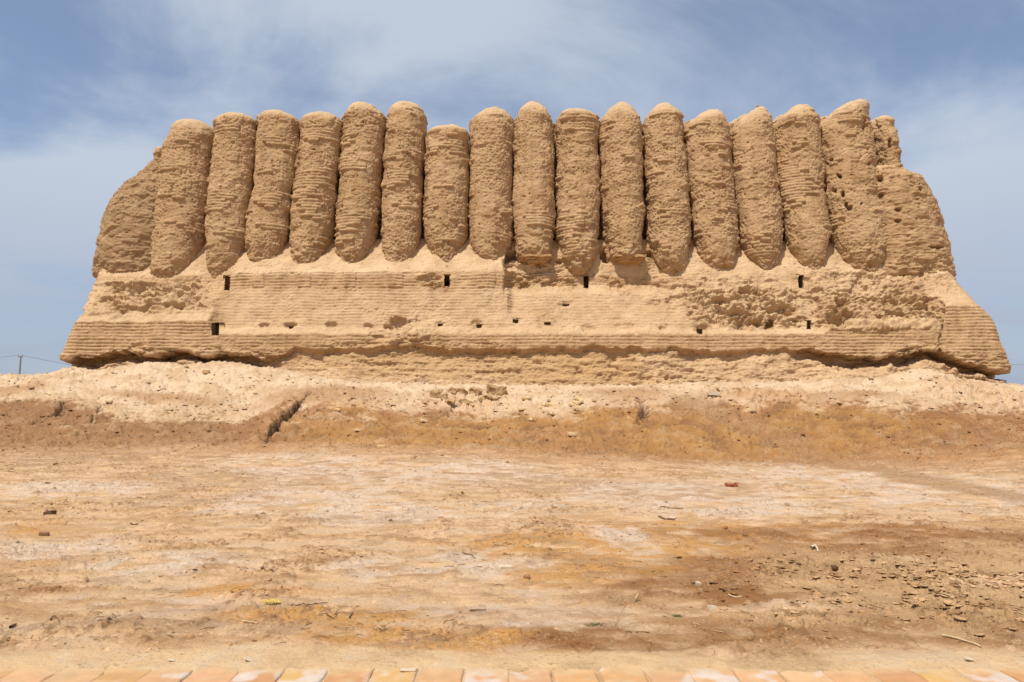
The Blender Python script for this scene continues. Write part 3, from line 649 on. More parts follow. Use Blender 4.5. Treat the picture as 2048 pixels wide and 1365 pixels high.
def build_curtain():
    pts = [(336, 262), (385, 255), (430, 260), (475, 244), (515, 256), (555, 238), (600, 251), (640, 243), (685, 251), (725, 226), (768, 245), (812, 224), (850, 264), (895, 272), (940, 284), (985, 240), (1026, 240), (1068, 222), (1110, 243), (1155, 236), (1200, 247), (1243, 224), (1286, 252), (1330, 224), (1371, 243), (1415, 236), (1461, 262), (1513, 228), (1548, 253), (1590, 226), (1638, 246), (1690, 226), (1742, 248), (1756, 262)]
    X = np.arange(xray(336, 300, 31.2), xray(1757, 300, 31.2), .05)
    px = 1024+X*F/31.4
    zt = zray(L(px, pts), 31.7)+.05*fbm(X*2, X*0, X*0, 3, 8)
    n1, n2, n3 = 190, 12, 30
    zlo = 7.0+0*X
    rows = []
    for k in range(n1):
        z = zlo+(zt-.15-zlo)*k/(n1-1); rows.append(np.stack([X, 30.85+.1*(z-8), z], -1))
    yf = 30.85+.1*(zt-.15-8)
    for k in range(1, n2):
        a = math.pi*k/n2; rows.append(np.stack([X, yf+.8-.8*math.cos(a), zt-.15+.15*math.sin(a)], -1))
    for k in range(n3):
        rows.append(np.stack([X, yf+1.6, zt-.15-(zt-.15-zlo)*k/(n3-1)], -1))
    P = np.array(rows); N = grid_normals(P)
    d = relief(P[..., 0], P[..., 2], P, np.zeros(P.shape[:2]), np.full(P.shape[:2], .9), 51.0, .3)
    P2 = P+N*d[..., None]*1.1
    mesh_obj('curtain_wall', P2, grid_faces(*P.shape[:2]), M_MUD, FORT, tint=mud_tint(P2, 8., slip=sst(.3, .8, N[..., 2])*.8).reshape(-1, 3))
    # flank and rear walls that close the court
    for (x0, x1, y0, y1, zz) in ((-16.0, -14.4, 32.4, 59, 11.5), (15.2, 16.8, 33.0, 59, 11.5), (-16.0, 16.8, 57.5, 59, 11.5)):
        nx, ny, nz = max(8, int((x1-x0)/.5)), max(8, int((y1-y0)/.5)), 18
        per = np.concatenate([np.stack([np.linspace(x0, x1, nx), np.full(nx, y0)], 1)[:-1], np.stack([np.full(ny, x1), np.linspace(y0, y1, ny)], 1)[:-1], np.stack([np.linspace(x1, x0, nx), np.full(nx, y1)], 1)[:-1], np.stack([np.full(ny, x0), np.linspace(y1, y0, ny)], 1)[:-1]])
        G = np.zeros((nz+1, len(per), 3)); G[..., :2] = per[None]; G[..., 2] = np.linspace(6.5, zz, nz+1)[:, None]
        G[-1, :, 0] += ((x0+x1)/2-G[-1, :, 0])*.9*(x1-x0 < 3); G[-1, :, 1] += ((y0+y1)/2-G[-1, :, 1])*.9*(y1-y0 < 3)
        G += .12*np.stack([fbm(G[..., 0], G[..., 1], G[..., 2], 3, 2), fbm(G[..., 0], G[..., 1], G[..., 2], 3, 5), fbm(G[..., 0]*.6, G[..., 1]*.6, G[..., 2]*0, 3, 8)*3], -1)
        mesh_obj('flank_wall', G, grid_faces(nz+1, len(per), wrap=True), M_MUD, FORT, tint=mud_tint(G, 9.).reshape(-1, 3))
    # rammed floor of the court
    xx, yy = np.meshgrid(np.linspace(-18.5, 19.5, 40), np.linspace(30.1, 60, 40)); G = np.stack([xx, yy, 8.3+.15*fbm(xx*.4, yy*.4, xx*0, 3, 2)], -1)
    mesh_obj('court_floor', G, grid_faces(40, 40), M_MUD, FORT, tint=mud_tint(G, 3.).reshape(-1, 3))
build_curtain()

# stepped brick corbels left hanging under the two truncated columns
def rough_box(x0, x1, y0, y1, z0, z1, jit=.02, n=7, seed=0.):
    vs, fs, off = [], [], 0
    A = np.array; O = A([x0, y0, z0], float); dx, dy, dz = A([x1-x0, 0, 0.]), A([0, y1-y0, 0.]), A([0, 0, z1-z0])
    for (o, a, b) in ((O, dx, dz), (O+dy+dx, -dx, dz), (O+dy, -dy, dz), (O+dx, dy, dz), (O, dy, dx), (O+dz, dx, dy)):
        g = np.array([[o+a*i/(n-1)+b*j/(n-1) for j in range(n)] for i in range(n)])
        c_ = O+(dx+dy+dz)/2; h = (A([x1-x0, y1-y0, z1-z0])/2)
        q = (g-c_)/h; m = np.sort(np.abs(q), -1); cor = np.clip(m[..., 1]-.75, 0, 1)/.25
        g = c_+q*h*(1-.06*cor[..., None]**2)
        g = g+jit*np.stack([pn(g[..., 0]*6+seed, g[..., 1]*6, g[..., 2]*6), pn(g[..., 0]*6, g[..., 1]*6+seed, g[..., 2]*6+3), pn(g[..., 0]*6+5, g[..., 1]*6, g[..., 2]*6+seed)], -1)
        vs.append(g.reshape(-1, 3)); fs.append(grid_faces(n, n, off=off, flip=True)); off += n*n
    return np.concatenate(vs), np.concatenate(fs)
def join(parts):
    vs, fs, off = [], [], 0
    for v, f in parts: vs.append(v); fs.append(f+off); off += len(v)
    return np.concatenate(vs), np.concatenate(fs)
for (cxp, w0) in ((1074, 50), (1257, 58)):
    parts = []
    for k, (yy, w, pr) in enumerate(((512, w0+8, .66), (516.5, w0-2, .56), (521, w0-10, .46))):
        xc = float(xray(cxp, yy, 29.9)); hw = w/2*29.9/F; zt = float(zray(yy-1.5, 29.5))
        parts.append(rough_box(xc-hw, xc+hw, 30.0-pr, 30.6, zt-.105, zt+.01, .045, 26, seed=k*3.1+cxp))
    v, f = join(parts); mesh_obj('corbel', v, f, M_MUD, FORT, tint=mud_tint(v, 3.3, clay=np.full(len(v), .5)))

# ------------------------------------------------------------------ brick path
def build_path():
    yfar = YF
    W = .288; parts = []; tn = []
    rnd = random.Random(5)
    cols = [(.50, .27, .115), (.53, .29, .14), (.48, .235, .105), (.54, .32, .115), (.50, .275, .15), (.54, .33, .18)]
    bases = []
    for r in range(8):
        y1 = yfar-r*.30; y0 = y1-.292
        sh = .5*(r % 2)*W
        for k in range(-22, 23):
            x0 = k*W+sh-.02+rnd.uniform(-.012, .012); x1 = x0+W-rnd.uniform(.005, .014)
            ya, yb = y0+rnd.uniform(-.006, .006), y1+rnd.uniform(-.012, .006)
            n = 22
            gx, gy = np.meshgrid(np.linspace(0, 1, n), np.linspace(0, 1, n))
            X = x0+(x1-x0)*gx; Y = ya+(yb-ya)*gy
            ed = np.minimum(np.minimum(gx, 1-gx), np.minimum(gy, 1-gy))
            tx, ty = rnd.uniform(-.010, .010), rnd.uniform(-.006, .006)
            X, Y = X+.010*pn(Y*5+k, X*3, X*0+r)+.004*pn(Y*30+k, X*30, X*0+r), Y+.010*pn(X*5+r, Y*3, X*0+k)+.005*pn(X*28+r, Y*28, X*0+k)
            Z = .012+tx*(gx-.5)+ty*(gy-.5)+.005*pn(X*7, Y*7, X*0+r)-.007*sst(.045, .0, ed)
            top = np.stack([X, Y, Z], -1); 
            # ring of side vertices turned down
            P = np.concatenate([top.reshape(-1, 3)]); off = 0
            idx = np.arange(n*n).reshape(n, n)
            ring = np.concatenate([idx[0, :-1], idx[:-1, -1], idx[-1, :0:-1], idx[:0:-1, 0]])
            low = P[ring].copy(); low[:, 2] -= .05
            f1 = grid_faces(n, n); m = len(ring); kk = np.arange(m)
            f2 = np.stack([ring[kk], n*n+kk, n*n+(kk+1) % m, ring[(kk+1) % m]], -1)
            V = np.concatenate([P, low]); parts.append((V, np.concatenate([f1, f2])))
            base = np.array(cols[rnd.randrange(len(cols))])*rnd.uniform(.9, 1.08)
            wh = rnd.random(); a = sst(.05, .5, fbm(V[:, 0]*4+k, V[:, 1]*4, V[:, 2]*0+r, 3, 3.)+(.35 if wh > .72 else -.3))[:, None]*.85
            ds = sst(yfar-.16, yfar+.0, V[:, 1]+.05*pn(V[:, 0]*3, V[:, 1]*3, V[:, 2]*0))[:, None]*.8
            base = base*.8+np.array([.52, .36, .21])*.2; t = base*(1-a)+np.array([.54, .46, .40])*a; dd = (.5*sst(.0, .6, fbm(V[:, 0]*6, V[:, 1]*6, V[:, 2]*0, 3, 9.)))[:, None]; t = t*(1-dd)+np.array([.52, .37, .22])*dd; t = t*(1-ds)+np.array([.52, .36, .20])*ds
            tn.append(t)
    v, f = join(parts)
    tag(mesh_obj('path', v, f, M_PAVER, tint=np.concatenate(tn)), kind='structure')
    # sandy bed between the bricks
    xx, yy = np.meshgrid(np.linspace(-9, 9, 500), np.linspace(yfar-2.7, yfar+.12, 120))
    zz = -.034+.012*fbm(xx*3, yy*3, xx*0, 3, 4)
    tag(mesh_obj('path_bed', np.stack([xx, yy, zz], -1), grid_faces(120, 500), M_EARTH, tint=np.tile([.27, .165, .08], (xx.size, 1))), kind='structure')
build_path()

# ------------------------------------------------------------------ loose things on the ground
BRK = [(.62, .44, .22), (.57, .38, .18), (.64, .48, .28)]
def fallen(name, px, py, size, rz, tilt, label, cat, m=M_BRICK, group=None, tint=None, seed=0., sink=.22, jit=.010):
    X, Y = g_at(px, py); z = gz(X, Y)
    sx, sy, sz = size
    v, f = rough_box(-sx/2, sx/2, -sy/2, sy/2, -sz/2, sz/2, jit, 6, seed+px*.37)
    o = mesh_obj(name, v, f, m, tint=np.tile(tint if tint is not None else BRK[int(px) % 3], (len(v), 1)))
    o.location = (X, Y, z+sz*(.5-sink)+abs(math.sin(tilt))*sx*.25); o.rotation_euler = (tilt*.6, tilt, rz)
    return tag(o, label, cat, group)
G1 = 'loose yellow bricks on the brown bank'
B = lambda px, py, s, rz, t, lab: fallen('fallen_brick', px, py, s, rz, t, lab, 'brick', group=G1)
s1, s2, s3 = (.27, .17, .08), (.22, .19, .08), (.16, .13, .08)
B(1044, 822, s1, .15, .0, 'long yellow brick lying flat and level on the bank, widest of the loose ones')
B(1022, 827, s2, -.1, .05, 'thin pale brick slab half sunk just left of the long flat brick')
B(1031, 834, s1, .2, -.1, 'small yellow brick on the brown bank below the thin pale slab')
B(1065, 836, s2, .7, .3, 'tilted square yellow brick lowest on the bank in the scatter')
B(1086, 827, s1, .35, .1, 'brick with shaded front edge at the left foot of the middle heap')
B(1080, 821, s3, .9, .2, 'small brick chip at the left edge of the middle heap')
B(1090, 817, s2, .8, .5, 'upturned yellow brick in the upper left of the middle heap')
B(1097, 811, s3, .5, .3, 'small brick topmost in the middle heap')
B(1104, 814, s1, -.5, .25, 'long pale brick sloping right along the top of the middle heap')
B(1112, 820, s2, .1, .1, 'blocky brick with lit face at the right end of the middle heap')
B(1098, 826, s3, .0, .0, 'little brick lying at the front of the middle heap')
B(1106, 832, s2, .5, .35, 'tilted brick just below the middle heap')
B(1151, 801, s1, .6, -.4, 'slanted pale brick in the upper left of the right-hand pile')
B(1159, 795, s2, .0, .05, 'brick topmost in the right-hand pile')
B(1161, 803, s1, -.5, .45, 'bright tilted brick on the right of the right-hand pile')
B(1152, 812, s1, -.3, .5, 'tipped brick over a dark gap in the right-hand pile')
B(1160, 811, s1, .7, -.35, 'long slab leaning at the lower right of the right-hand pile')
B(1143, 813, s2, .2, .2, 'brick at the left side of the right-hand pile')
B(1151, 822, s2, .1, .05, 'flat brick lying just under the right-hand pile')
B(1145, 878, (.26, .19, .1), .1, .05, 'single brick alone far down the ochre slope')
B(1188, 808, s3, .2, .1, 'pale brick chip right of the right-hand pile')
B(1059, 803, s1, .8, .5, 'pale slab standing tilted at the top edge of the bank')
B(1048, 804, s3, .2, .2, 'white crumb of brick beside the tilted slab at the bank edge')
B(848, 849, s2, .4, .2, 'lone brick on the bank below the ragged earth heap')
B(676, 824, s2, -.2, .2, 'pale brick on the bank right of the dark fissure')
B(762, 898, (.24, .17, .09), .2, .05, 'dark-fronted brick at the foot of the bank left of centre')
B(716, 866, s2, .2, .1, 'brick low on the bank beneath the dry stalk')
B(283, 851, s2, .5, .2, 'yellow brick low on the dark left bank')
B(412, 749, (.24, .2, .14), .2, .1, 'yellow block on the pale rubble below the left wall')
B(218, 808, s2, .1, .1, 'pale brick at the top edge of the dark left bank')
B(1505, 827, s2, .3, .1, 'brick on the ochre slope beside a small crack at right')
B(1467, 811, s2, -.2, .1, 'brick just below the white fragment on the right bank')
B(1680, 812, s2, .3, .2, 'pale brick at the upper edge of the right bank')
B(1925, 811, (.24, .2, .1), -.2, .15, 'pale brick on the bank under the right end of the fortress')
G2 = 'crumbling lumps of the ragged earth heap'
for k, (px, py, sx, sz) in enumerate([(990, 790, .6, .38), (1003, 795, .35, .3), (950, 792, .45, .26), (920, 792, .5, .24), (905, 790, .35, .26), (885, 806, .32, .2), (870, 797, .3, .22), (860, 814, .5, .14), (965, 808, .34, .16), (980, 806, .5, .1), (995, 812, .4, .1), (947, 818, .25, .2), (880, 790, .25, .2), (930, 812, .3, .14), (900, 818, .25, .12)]):
    fallen('mudbrick_lump', px, py, (sx, .3, sz), RNG.uniform(-.5, .5), RNG.uniform(-.25, .25), 'crumbling mudbrick lump in the ragged heap at the top of the bank', 'lump', group=G2, tint=(.40, .255, .135) if k != 11 else (.6, .44, .28), jit=.11, sink=.2)
fallen('pale_stone', 1428, 800, (.5, .16, .14), .1, .1, 'white fragment on the right bank beside a brown hollow', 'stone', m=M_PALE, jit=.04)
fallen('pale_stone', 1449, 794, (.2, .14, .12), .1, .1, 'small cream stone above the white fragment', 'stone', m=M_PALE, jit=.04)
fallen('earth_clod', 100, 1034, (.135, .10, .075), .1, 0, 'dark brown clod alone on the pale ground at far left', 'clod', m=M_STONE, sink=.2, jit=.03)
fallen('earth_clod', 87, 1070, (.10, .08, .05), .3, .1, 'reddish half-buried clod below the dark clod', 'clod', m=M_BRICK, tint=(.30, .17, .10), jit=.02)
fallen('pottery_sherd', 1463, 977, (.22, .2, .05), .2, .1, 'red-brown sherd on the grey flat right of centre', 'sherd', m=M_RED, jit=.03)
fallen('pottery_sherd', 1474, 975, (.10, .1, .05), .2, .1, 'small red chip beside the larger red-brown sherd', 'sherd', m=M_RED, jit=.03)
fallen('earth_clod', 1670, 1150, (.055, .05, .03), .1, .1, 'dark lump beside the broken mud skin', 'clod', m=M_STONE, jit=.02)
fallen('pale_stone', 1011, 1145, (.14, .07, .045), .5, .1, 'long cream stone on the dirt near the centre', 'stone', m=M_PALE, jit=.02)
fallen('pale_stone', 997, 1101, (.10, .06, .045), .0, .1, 'brown-tan pebble on the ochre patch', 'stone', m=M_BRICK, tint=(.4, .25, .13), jit=.02)
fallen('pale_stone', 1053, 1163, (.06, .05, .035), .0, .1, 'small brown pebble right of the long cream stone', 'stone', m=M_BRICK, tint=(.33, .17, .08), jit=.02)
fallen('pale_stone', 1425, 1226, (.07, .05, .05), .3, .1, 'small white pebble on the brown earth', 'stone', m=M_PALE, jit=.02)
fallen('pale_stone', 1397, 1180, (.05, .04, .05), .3, .1, 'white nub beside a thin upright stem', 'stone', m=M_PALE, jit=.02)
fallen('paper_scrap', 816, 1346, (.10, .06, .008), .1, .05, 'torn white scrap lying on the path edge', 'scrap', m=M_PALE, jit=.012, sink=-1.2)
fallen('paper_scrap', 1940, 1331, (.065, .035, .008), .2, .2, 'small curled pale scrap on the dust strip at right', 'scrap', m=M_PALE, jit=.012, sink=-.8)
fallen('paper_scrap', 495, 1331, (.05, .05, .006), .5, .4, 'crumpled pale scrap at the paving edge at left', 'scrap', m=M_PALE, jit=.014, sink=-.8)
fallen('paper_scrap', 342, 1332, (.04, .02, .006), .2, .3, 'tiny pale flake on the dust strip left of the crumpled scrap', 'scrap', m=M_PALE, jit=.008, sink=-.8)

def tube(pts, r0, r1, n=6):
    pts = np.array(pts, float); V = []; 
    for i, p in enumerate(pts):
        t = pts[min(i+1, len(pts)-1)]-pts[max(i-1, 0)]; t /= np.linalg.norm(t)+1e-9
        a = np.cross(t, [0, 0, 1.]) if abs(t[2]) < .9 else np.cross(t, [1., 0, 0]); a /= np.linalg.norm(a); b = np.cross(t, a)
        r = r0+(r1-r0)*i/(len(pts)-1)
        V.append([p+r*(math.cos(q)*a+math.sin(q)*b) for q in np.linspace(0, 2*math.pi, n, endpoint=False)])
    V = np.array(V); return V.reshape(-1, 3), grid_faces(len(pts), n, wrap=True)
def twig(pxs, r, m, label, name='twig', lift=.012, group=None):
    P = []
    g = [g_at(*p) for p in pxs]
    for k in range(len(g)-1):
        for t in np.linspace(0, 1, 6)[(1 if k else 0):]:
            x = g[k][0]*(1-t)+g[k+1][0]*t; y = g[k][1]*(1-t)+g[k+1][1]*t
            P.append((x+.006*float(pn(np.array([x*20]), y*20, 1.)[0]), y, gz(x, y)+lift))
    v, f = tube(P, r, r*.6)
    return tag(mesh_obj(name, v, f, m), label, 'twig', group)
twig([(1318, 1039), (1336, 1044), (1349, 1046)], .018, M_TWIG, 'dark flat stick end in the straw litter right of centre')
twig([(1340, 1041), (1352, 1044)], .022, M_PALE, 'pale broken stick lying against the dark stick', lift=.025)
twig([(1320, 1026), (1366, 1026)], .008, M_TWIG, 'thin straight reddish stick above the pale broken stick')
twig([(1623, 1105), (1630, 1101), (1636, 1108)], .016, M_PALE, 'curved pale twig at the edge of the broken mud skin', lift=.03)
twig([(1457, 1201), (1470, 1204), (1484, 1204)], .006, M_PALE, 'short cream stick on the dark brown earth')
twig([(590, 1226), (610, 1224), (624, 1226), (636, 1228)], .006, M_TWIG, 'dark thin stick ending in straw left of centre')
twig([(629, 1217), (645, 1215), (656, 1215)], .005, M_TWIG, 'short dark stick above the stick ending in straw')
twig([(652, 1240), (670, 1247)], .005, M_TWIG, 'dark stem of the crossed pair on the ochre dirt')
twig([(668, 1243), (679, 1234)], .005, M_TWIG, 'light stem of the crossed pair on the ochre dirt', lift=.02)
twig([(699, 1245), (706, 1238)], .006, M_TWIG, 'stubby dark stick right of the crossed pair')
twig([(750, 1272), (762, 1277), (774, 1276), (786, 1271)], .005, M_STRAW, 'long bent straw stem near the paving', lift=.02)
twig([(484, 1253), (498, 1254), (515, 1256)], .007, M_STRAW, 'pale flat straw on the grey dirt left of centre')
twig([(1885, 1283), (1920, 1290), (1962, 1303)], .010, M_STRAW, 'long slanting pale reed at the lower right')
twig([(940, 1230), (958, 1227), (972, 1226)], .007, M_TWIG, 'dark root sticking out of the pale crust')
twig([(925, 1117), (940, 1120), (952, 1124)], .006, M_TWIG, 'crooked dark twig under the ochre patch')
twig([(20, 1266), (32, 1260)], .012, M_TWIG, 'thick black stick end at the lower left')
twig([(100, 1253), (108, 1246), (118, 1256)], .006, M_TWIG, 'forked dark twig at the lower left')
twig([(260, 1052), (272, 1052), (276, 1049)], .010, M_TWIG, 'small hooked dark stick on the pale ground at left')
# a short pale peg standing out of the dirt
X, Y = g_at(1270, 1211); z = gz(X, Y)
v, f = tube([(X, Y, z-.01), (X+.015, Y+.01, z+.03), (X+.035, Y+.02, z+.065)], .011, .012, 8)
tag(mesh_obj('peg', v, f, M_STRAW), 'short pale peg leaning out of the brown dirt', 'peg')
def stalk(px, py, h, lean, label):
    X, Y = g_at(px, py); z = gz(X, Y)
    v, f = tube([(X+lean*h*t*t, Y, z-.02+h*t) for t in np.linspace(0, 1, 6)], .007*max(1, Y/14), .003*max(1, Y/14), 5)
    tag(mesh_obj('dry_stalk', v, f, M_STRAW), label, 'stalk')
stalk(685, 855, .50, -.15, 'single pale dry stalk standing on the bank left of centre')
stalk(1416, 1180, .07, .05, 'thin pale upright stem beside the white nub')
stalk(1246, 1158, .06, .1, 'thin pale stem standing in the dirt right of centre')
def tuft(px, py, w, m, label, name, n=40, h=.05):
    X, Y = g_at(px, py); z = gz(X, Y); parts = []
    rnd = random.Random(int(px))
    for k in range(n):
        a = rnd.uniform(0, 6.28); r = w*rnd.uniform(0, .5); x0, y0 = X+r*math.cos(a), Y+r*.6*math.sin(a)
        b = rnd.uniform(0, 6.28); l = h*rnd.uniform(.6, 1.6)
        parts.append(tube([(x0, y0, z), (x0+.4*l*math.cos(b), y0+.4*l*math.sin(b), z+.6*h), (x0+l*math.cos(b), y0+l*math.sin(b), z+.35*h)], .003, .002, 4))
    v, f = join(parts); tag(mesh_obj(name, v, f, m), label, 'plant')
M_YEL = mat('yellow_dry_grass', attr=False, base=(.62, .44, .15), nscale=20, namt=.25)
tuft(545, 1218, .13, M_YEL, 'clump of yellow dry grass on the dirt left of centre', 'dry_grass_clump', 160, .05)
tuft(1355, 1240, .09, M_GREEN, 'tiny olive weed on the brown earth at right', 'weed', 30, .025)
tuft(1195, 1256, .16, M_GREEN, 'low greyish weed in the straw litter near the paving', 'weed', 30, .018)

# countless litter: grit, crumbs, straw
def litter():
    rng = np.random.default_rng(11)
    def scatter(n, ymin, ymax, umax=.95):
        y = ymin*(ymax/ymin)**rng.random(n); u = rng.uniform(-umax, umax, n); return u*y, y
    # crumbs of dirt: low irregular 8-point lumps
    x, y = scatter(26000, 4.95, 27)
    w2 = fbm(x*1.1, y*1.1, x*0, 4, 7.0); keep = rng.random(len(x)) < np.clip(.30+.8*w2+.25*(y > 20), .05, 1); x, y = x[keep], y[keep]
    d, c = ground_fields(x, y); z = h0(x, y)+d
    s = np.minimum(np.exp(rng.normal(0, .5, len(x))), 2.6)*.0040*(1+y*.13)
    base = np.array([[-1, -1, -.6], [1, -1, -.6], [1, 1, -.6], [-1, 1, -.6], [-.5, -.5, .6], [.5, -.5, .6], [.5, .5, .6], [-.5, .5, .6]], float)
    V = base[None]*(.7+.6*rng.random((len(x), 8, 3)))*s[:, None, None]*np.stack([1+rng.random(len(x))*1.2, 1+rng.random(len(x)), .55+.5*rng.random(len(x))], -1)[:, None, :]
    a = rng.uniform(0, 6.28, len(x)); ca, sa = np.cos(a)[:, None], np.sin(a)[:, None]
    V = np.stack([V[..., 0]*ca-V[..., 1]*sa, V[..., 0]*sa+V[..., 1]*ca, V[..., 2]], -1)+np.stack([x, y, z+s*.2], -1)[:, None, :]
    fb = np.array([[0, 3, 2, 1], [4, 5, 6, 7], [0, 1, 5, 4], [1, 2, 6, 5], [2, 3, 7, 6], [3, 0, 4, 7]])
    Fc = (fb[None]+8*np.arange(len(x))[:, None, None]).reshape(-1, 4)
    t = np.repeat((c*rng.uniform(.7, 1.1, (len(x), 1))*np.array([1.02, .98, .92]))[:, None, :], 8, 1).reshape(-1, 3)
    tag(mesh_obj('dirt_crumbs', V.reshape(-1, 3), Fc, M_BRICK, tint=t, smooth=False), kind='stuff')
    # straw and twig bits
    x, y = scatter(1700, 5.1, 19); w1 = fbm(x*.6, y*.6, x*0, 3, 61.0); keep = rng.random(len(x)) < np.clip(.35+1.1*w1, .04, 1); x, y = x[keep], y[keep]
    parts, tn = [], []
    d, _ = ground_fields(x, y); z = h0(x, y)+d
    for k in range(len(x)):
        l = .025+.09*rng.random()**2; a = rng.uniform(-.7, .7)+(math.pi if rng.random() < .5 else 0); r = .0016+.0014*rng.random()+.00013*y[k]
        b = a+rng.uniform(-.6, .6); zz = z[k]+.006
        v, f = tube([(x[k], y[k], zz), (x[k]+l*.5*math.cos(a), y[k]+l*.5*math.sin(a), zz+.008*rng.random()), (x[k]+l*.5*(math.cos(a)+math.cos(b)), y[k]+l*.5*(math.sin(a)+math.sin(b)), zz)], r, r*.6, 4)
        parts.append((v, f)); tn.append(np.tile([.16, .09, .045] if rng.random() < .72 else [.56, .40, .22], (len(v), 1)))
    v, f = join(parts); tag(mesh_obj('straw_litter', v, f, M_BRICK, tint=np.concatenate(tn)), kind='stuff')
    # torn flakes of dried mud, curled and lifted
    cx, cy = g_at(1850, 1185); n = 1000
    x = cx+.25+rng.normal(0, 1.0, n); y = np.abs(rng.normal(0, 1, n))*0+cy+rng.normal(0, .62, n)
    w2 = fbm(x*1.1, y*1.1, x*0, 4, 7.0); wf = fbm(x*2.4, y*3.4, x*0, 4, 15.0, .6); keep = (rng.random(n) < np.clip(.4+1.3*(w2+.6*wf), .04, 1)) & (y > 5.05); x, y = x[keep], y[keep]
    d, c = ground_fields(x, y); z = h0(x, y)+d; V, Fq = [], []
    g = np.stack(np.meshgrid(np.linspace(-1, 1, 4), np.linspace(-1, 1, 4)), -1).reshape(-1, 2)
    for k in range(len(x)):
        r = rng.uniform(.011, .034); a = rng.uniform(0, 6.28); q = g*(1-.22*(np.abs(g).sum(1, keepdims=True) > 1.7))*(1+.25*rng.normal(size=(16, 2)))
        px_, py_ = q[:, 0]*r*rng.uniform(.8, 1.5), q[:, 1]*r
        zz = rng.uniform(.08, .30)*r*(q**2).sum(1)+rng.uniform(-.25, .38)*py_
        X_ = px_*math.cos(a)-py_*math.sin(a); Y_ = px_*math.sin(a)+py_*math.cos(a)
        top = np.stack([x[k]+X_, y[k]+Y_, z[k]+.008+zz], -1); bot = top-np.array([0, 0, .006]); o_ = 32*k
        V.append(np.concatenate([top, bot])); Fq.append(np.concatenate([grid_faces(4, 4, off=o_), grid_faces(4, 4, off=o_+16, flip=True)]))
        rg = np.array([0, 1, 2, 3, 7, 11, 15, 14, 13, 12, 8, 4]); Fq.append(np.stack([o_+rg, o_+16+rg, o_+16+np.roll(rg, -1), o_+np.roll(rg, -1)], -1))
    tag(mesh_obj('mud_flakes', np.concatenate(V), np.concatenate(Fq), M_BRICK, tint=np.repeat(c*rng.uniform(1.0, 1.25, (len(x), 1)), 32, 0)), kind='stuff')
    # pieces of brick and earth below the wall
    n = 5200; px = rng.uniform(-24, 24, n); y = rng.uniform(23.4, 27.8, n); x = px
    w2 = fbm(x*.8, y*.8, x*0, 3, 71.); keep = rng.random(n) < np.clip(.35+1.2*w2, .05, 1); x, y = x[keep], y[keep]
    d, c = ground_fields(x, y); z = h0(x, y)+d
    s = np.minimum(np.exp(rng.normal(0, .55, len(x))), 3)*.021
    V = base[None]*(.7+.6*rng.random((len(x), 8, 3)))*s[:, None, None]*np.stack([1+rng.random(len(x))*.9, 1+rng.random(len(x))*.5, .55+.5*rng.random(len(x))], -1)[:, None, :]
    V = V+np.stack([x, y, z+s*.25], -1)[:, None, :]
    Fc = (fb[None]+8*np.arange(len(x))[:, None, None]).reshape(-1, 4)
    t = np.repeat((c*rng.uniform(.75, 1.05, (len(x), 1)))[:, None, :], 8, 1).reshape(-1, 3)
    tag(mesh_obj('rubble_scatter', V.reshape(-1, 3), Fc, M_BRICK, tint=t, smooth=False), kind='stuff')
litter()

# ------------------------------------------------------------------ power line far behind
def pole():
    Y = 110.0; X = float(xray(42, 712, Y)); zt = float(zray(712.5, Y))
    root = bpy.data.objects.new('utility_pole', None); COL.objects.link(root); root.location = (X, Y, 0)
    tag(root, 'distant grey utility pole behind the mound at far left', 'pole')
    v, f = tube([(0, 0, 0), (0, 0, zt*.5), (0, 0, zt)], .17, .13, 10); mesh_obj('shaft', v, f, M_METAL, root)
    v, f = tube([(-.35, -.1, zt-.05), (.35, -.1, zt-.05)], .09, .09, 8); mesh_obj('crossarm', v, f, M_METAL, root)
    for s in (-.3, .3):
        v, f = tube([(s, -.1, zt+.02), (s, -.1, zt+.2), (s, -.1, zt+.26)], .06, .03, 8); mesh_obj('insulator', v, f, M_METAL, root)
    def wire(p, q, sag, lab, dx=0):
        P = [(p[0]+(q[0]-p[0])*t, p[1]+(q[1]-p[1])*t, p[2]+(q[2]-p[2])*t-sag*4*t*(1-t)) for t in np.linspace(0, 1, 24)]
        v, f = tube(P, .024, .024, 5); tag(mesh_obj('power_cable', v, f, M_DARK), lab, 'cable')
    wire((X-.3, Y-.1, zt+.1), (X-45, Y+6, zt+.2), 1.0, 'thin dark cable running left from the distant pole')
    wire((X+.3, Y-.1, zt+.1), (X+60, Y+12, zt-3.0), 2.6, 'thin dark cable running right from the distant pole behind the mound')
    Xa = float(xray(1960, 727, 115)); Xb = float(xray(2300, 728, 115)); z2 = float(zray(729, 115)); 
    wire((Xa, 115, z2), (Xb, 115, z2+.5), .3, 'thin dark cable crossing the sky at the far right')
pole()

# ------------------------------------------------------------------ light, sky, camera
EL, AZ = math.radians(60), math.radians(30)
sun = bpy.data.lights.new('sun', 'SUN'); sun.energy = 4.4; sun.angle = math.radians(.5); sun.color = (1.0, .925, .80)
so = bpy.data.objects.new('sun', sun); COL.objects.link(so)
from mathutils import Vector
dirv = Vector((-math.sin(AZ)*math.cos(EL), -math.cos(AZ)*math.cos(EL), math.sin(EL)))
so.rotation_euler = dirv.to_track_quat('Z', 'Y').to_euler(); so.location = dirv*100

